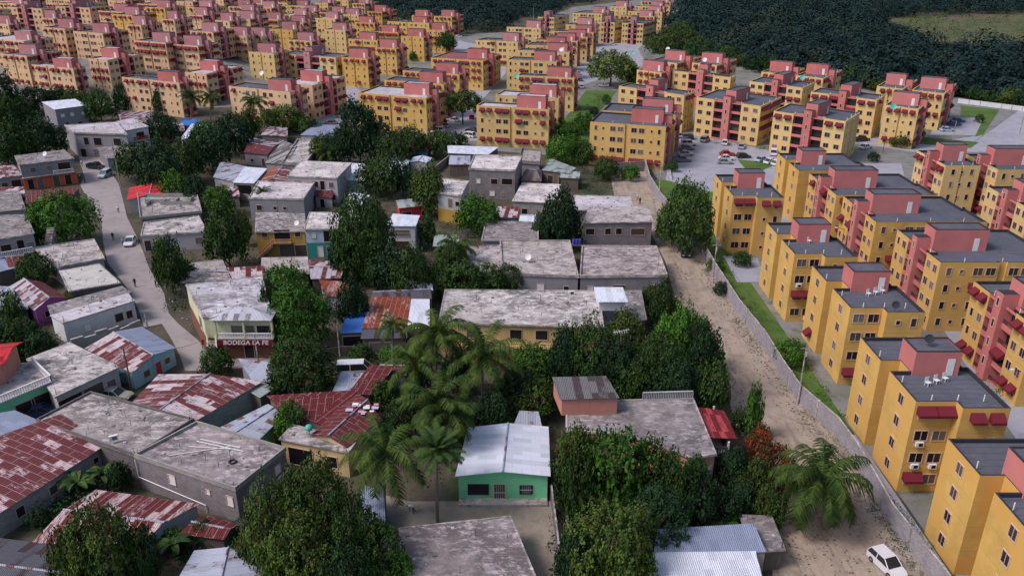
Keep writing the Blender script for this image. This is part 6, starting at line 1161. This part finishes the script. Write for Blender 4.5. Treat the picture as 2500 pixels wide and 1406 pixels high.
# ------------------------------------------------------------------ poles, cables, dishes, small things
def pole(x, ty, by, label, tx=None, wood=False, arm=True, lamp=False):
    b = G(x, by, 0); lo, hi = 1, 30
    for _ in range(30):
        m = (lo+hi)/2
        if P((b.x, b.y, m))[1] > ty: lo = m
        else: hi = m
    H = lo; e = empty('street_lamp' if lamp else 'utility_pole', b, label, 'street lamp' if lamp else 'utility pole', 'poles along roads and lanes'); mb = MB(); mb.bar((0, 0, 0), (0, 0, H), .13 if not lamp else .07, 0, 8, .08 if not lamp else .05); mb.build('pole', WOOD if wood else (EDGE if lamp else CONC), e, off=(0, 0, 0))
    if lamp: mb = MB(); mb.bar((0, 0, H), (-1.3, 0, H+.35), .045); mb.build('arm', EDGE, e, off=(0, 0, 0)); mb = MB(); mb.box(-1.75, -1.25, -.13, .13, H+.28, H+.4); mb.build('lamp_head', WHITE, e, off=(0, 0, 0))
    elif arm: mb = MB(); mb.bar((-.7, 0, H-.5), (.7, 0, H-.5), .05); mb.bar((0, -.35, H-1.4), (0, -.35, H-.8), .16, 0, 8); mb.build('crossarm', CONC, e, off=(0, 0, 0))
    return Vector((b.x, b.y, H-.5))
pp = [pole(295, 350, 457, 'grey pole beside the road at the dark grove'), pole(322, 848, 952, 'dark wooden pole beside the iron gate', wood=True), pole(1947, 842, 985, 'grey concrete pole against the boundary wall'), pole(1608, 395, 490, 'pale concrete pole at the top of the boundary wall'), pole(1740, 592, 690, 'pole with box beside the boundary wall'),
      pole(2476, 908, 988, 'curved street lamp in front of the right-edge block', lamp=True), pole(1985, 362, 408, 'concrete post beside the awning block'), pole(2048, 560, 640, 'curved lamp between the two yellow rows', lamp=True), pole(551, 800, 862, 'short pole before the shop sign', arm=False), pole(360, 760, 800, 'stub pole at the broken stone wall', arm=False),
      pole(987, 12, 45, 'thin pole at the forest behind the far blocks'), pole(1302, 18, 60, 'tall mast among the far blocks', arm=False), pole(1690, 25, 62, 'pole on the far forest lane'), pole(2155, 330, 372, 'slim lamp by the side street', lamp=True), pole(2325, 295, 345, 'slim pole by the small car park', arm=False), pole(2488, 250, 330, 'pole at the right-hand street', arm=False), pole(630, 815, 880, 'pole at the shop side', arm=False), pole(830, 790, 870, 'post at the blue tarpaulin stall', arm=False)]
def cable(a, b, sag, label):
    mb = MB(); n = 14; o = Vector(a); pr = None
    for i in range(n+1):
        t = i/n; q = Vector(a)+(Vector(b)-Vector(a))*t-Vector((0, 0, sag*4*t*(1-t)))
        if pr is not None: mb.bar(pr-o, q-o, .025, 0, 4)
        pr = q
    c = mb.build('cable', EDGE, off=(0, 0, 0)); c.location = o; tag(c, label, 'cable')
cable(pp[0], G(60, 420, 5.5), 1.0, 'black cable from the grove pole to the orange shop'); cable(pp[16], pp[17], .8, 'black cable from the shop pole to the blue stall'); cable(pp[16], pp[8], .5, 'black cable across the shop sign'); cable(pp[2], pp[4], 1.6, 'black cable along the boundary wall'); cable(pp[1], pp[8], 1.2, 'black cable from the wooden pole to the shop'); cable(pp[10], pp[11], 1.5, 'thin cable before the forest'); cable(pp[4], pp[3], 1.2, 'black cable over the spreading tree')
def ball(name, x, y, z, r, mat, label, cat):
    mb = MB(); o = G(x, y, z); 
    for i in range(8):
        for j in range(12):
            def s(a, b): th, ph = math.pi*a/8, 2*math.pi*b/12; return (r*math.sin(th)*math.cos(ph), r*math.sin(th)*math.sin(ph), r+r*math.cos(th)*.9)
            mb.face([s(i, j), s(i+1, j), s(i+1, j+1), s(i, j+1)])
    mb.bar((0, 0, -.5), (0, 0, .2), .05)
    q = mb.build(name, mat, off=(0, 0, 0), smooth=True); q.location = o; tag(q, label, cat)
TQ = plain('turquoise_plastic', (.08, .42, .34), .5)
ball('water_tank', 755, 1052, 4.0, .45, TQ, 'round turquoise water tank on the cream house', 'water tank'); ball('water_tank', 953, 800, 3.6, .38, TQ, 'round turquoise water tank on the rusty shack', 'water tank')
def dish(x, y, z, r, mat, label):
    mb = MB(); o = G(x, y, z); n = 14; d = Vector((-.3, -.8, .5)).normalized(); u = d.cross(Vector((0, 0, 1))).normalized(); v = d.cross(u); c = Vector((0, 0, .9))
    mb.bar((0, 0, 0), c, .03)
    for i in range(n):
        a, b = 2*math.pi*i/n, 2*math.pi*(i+1)/n; f = lambda t, k: c+(u*math.cos(t)+v*math.sin(t))*r*k+d*.25*r*k*k
        mb.face([f(a, .5), f(b, .5), f(b, 1), f(a, 1)]); mb.face([c, f(b, .5), f(a, .5)])
    mb.bar(c, c+d*.6*r, .015)
    q = mb.build('satellite_dish', mat, off=(0, 0, 0)); q.location = o; tag(q, label, 'satellite dish')
dish(112, 385, 6.2, .6, WHITE, 'white satellite dish on the orange shop house roof'); dish(2184, 760, 11.0, .5, EDGE, 'black satellite dish on the yellow block roof by the wall'); dish(2265, 845, 13.6, .5, EDGE, 'black satellite dish on a roof cabin by the wall'); dish(726, 556, 6.3, .5, WHITE, 'white satellite dish on the mustard house'); dish(1290, 640, 3.8, .55, WHITE, 'white satellite dish on the left paired grey house')
for i, (x, y, l) in enumerate(((782, 168, 'on the estate front row left roof cabin'), (640, 178, 'on the pale roof above the thin palm'), (1262, 185, 'on the avenue second roof'), (1370, 120, 'on the avenue middle roof'), (1545, 128, 'above the grass slope back block'), (1630, 118, 'on the back block cabin'), (2180, 262, 'on the car park cluster roof'), (42, 72, 'on the far left roof'), (250, 110, 'on the pale coated roof cabin'), (1720, 145, 'on the back cluster antenna roof'), (1958, 190, 'on the coral stair front roof'))):
    dish(x, y+8, 12.5, .8, [TQ, WHITE][i % 2], ['turquoise', 'white'][i % 2]+' satellite dish '+l)
def acunit(x, y, z, label, rz=0):
    o = inst(ACM, None, G(x, y, z), R(rz), (1.1, 1.1, 1.1), 'air_conditioner'); tag(o, label, 'air conditioner')
acunit(278, 1072, 3.9, 'white air conditioner box on the brown stained flat roof', 30); acunit(1395, 718, 6.2, 'white air conditioner box on the long cream building roof')
mb = MB(); o = G(1400, 600, 3.8)
for i in range(3): mb.bar((i*.55, 0, .3), (i*.55, 0, 1.2), .26, 0, 12)
mb.box(-.4, 1.5, -.4, .4, 0, .28, 1); q = mb.build('water_barrels', [plain('blue_plastic', (.05, .06, .4), .4), WOOD], off=(0, 0, 0)); q.location = o; tag(q, 'blue plastic barrels at the corner of the paired grey houses', 'barrels')
mb = MB(); o = G(1545, 437, 0); r = random.Random(3)
ring = [(0, 0, 1.1)]; 
for j, (rad, z) in enumerate(((1.3, .8), (2.6, .35), (3.8, 0))): ring.append([(rad*(1+r.uniform(-.12, .12))*math.cos(k*.524), .6*rad*(1+r.uniform(-.12, .12))*math.sin(k*.524), z) for k in range(12)])
for k in range(12):
    n = (k+1) % 12; mb.face([ring[0], ring[1][k], ring[1][n]]); mb.face([ring[1][k], ring[2][k], ring[2][n], ring[1][n]]); mb.face([ring[2][k], ring[3][k], ring[3][n], ring[2][n]])
q = mb.build('sand_heap', plain('pale_sand', (.5, .44, .36), .95), off=(0, 0, 0), smooth=True); q.location = o; tag(q, 'pale sand heap in the dirt lot below the yellow block', 'sand heap')
for x0, y0, x1, y1, l in ((1560, 487, 1605, 486, 'upper timber beam lying across the dirt lot'), (1548, 494, 1600, 492, 'lower timber beam lying across the dirt lot')):
    a, b = G(x0, y0, .12), G(x1, y1, .12); mb = MB(); mb.bar((0, 0, 0), b-a, .12, 0, 4); q = mb.build('timber_beam', plain('pale_timber', (.4, .36, .28)), off=(0, 0, 0)); q.location = a; tag(q, l, 'timber')
# aerial
e = empty('aerial', G(1507, 975, 0), 'tall thin television aerial behind the big pink house', 'aerial'); mb = MB(); mb.bar((0, 0, 0), (0, 0, 10), .04); mb.build('mast', CONC, e, off=(0, 0, 0)); mb = MB(); mb.bar((-1, 0, 9.6), (1, .3, 9.9), .03)
for i in range(6): mb.bar((-.8+i*.3, -.5+i*.05, 9.65), (-.8+i*.3, .5+i*.05, 9.7), .015)
mb.build('antenna', WHITE, e, off=(0, 0, 0))
# laundry on the red roof, white chairs on roofs
mb = MB(); r = random.Random(5); o = G(885, 1000, 4.4)
for i in range(14):
    x, y, a = r.uniform(-1.6, 1.6), r.uniform(-1, 1), r.uniform(.2, .45); z = .02*i; mb.face([(x-a, y-a*.7, z), (x+a, y-a*.8, z+.03), (x+a*.9, y+a*.7, z+.02), (x-a, y+a*.8, z)], i % 3)
q = mb.build('laundry', [WHITE, plain('pink_cloth', (.6, .3, .4)), plain('lilac_cloth', (.5, .45, .6))], off=(0, 0, 0)); q.location = o; tag(q, 'heap of pale laundry drying on the deep red roof', 'laundry')
print('forest trees', ntree, 'objects', len(bpy.data.objects))
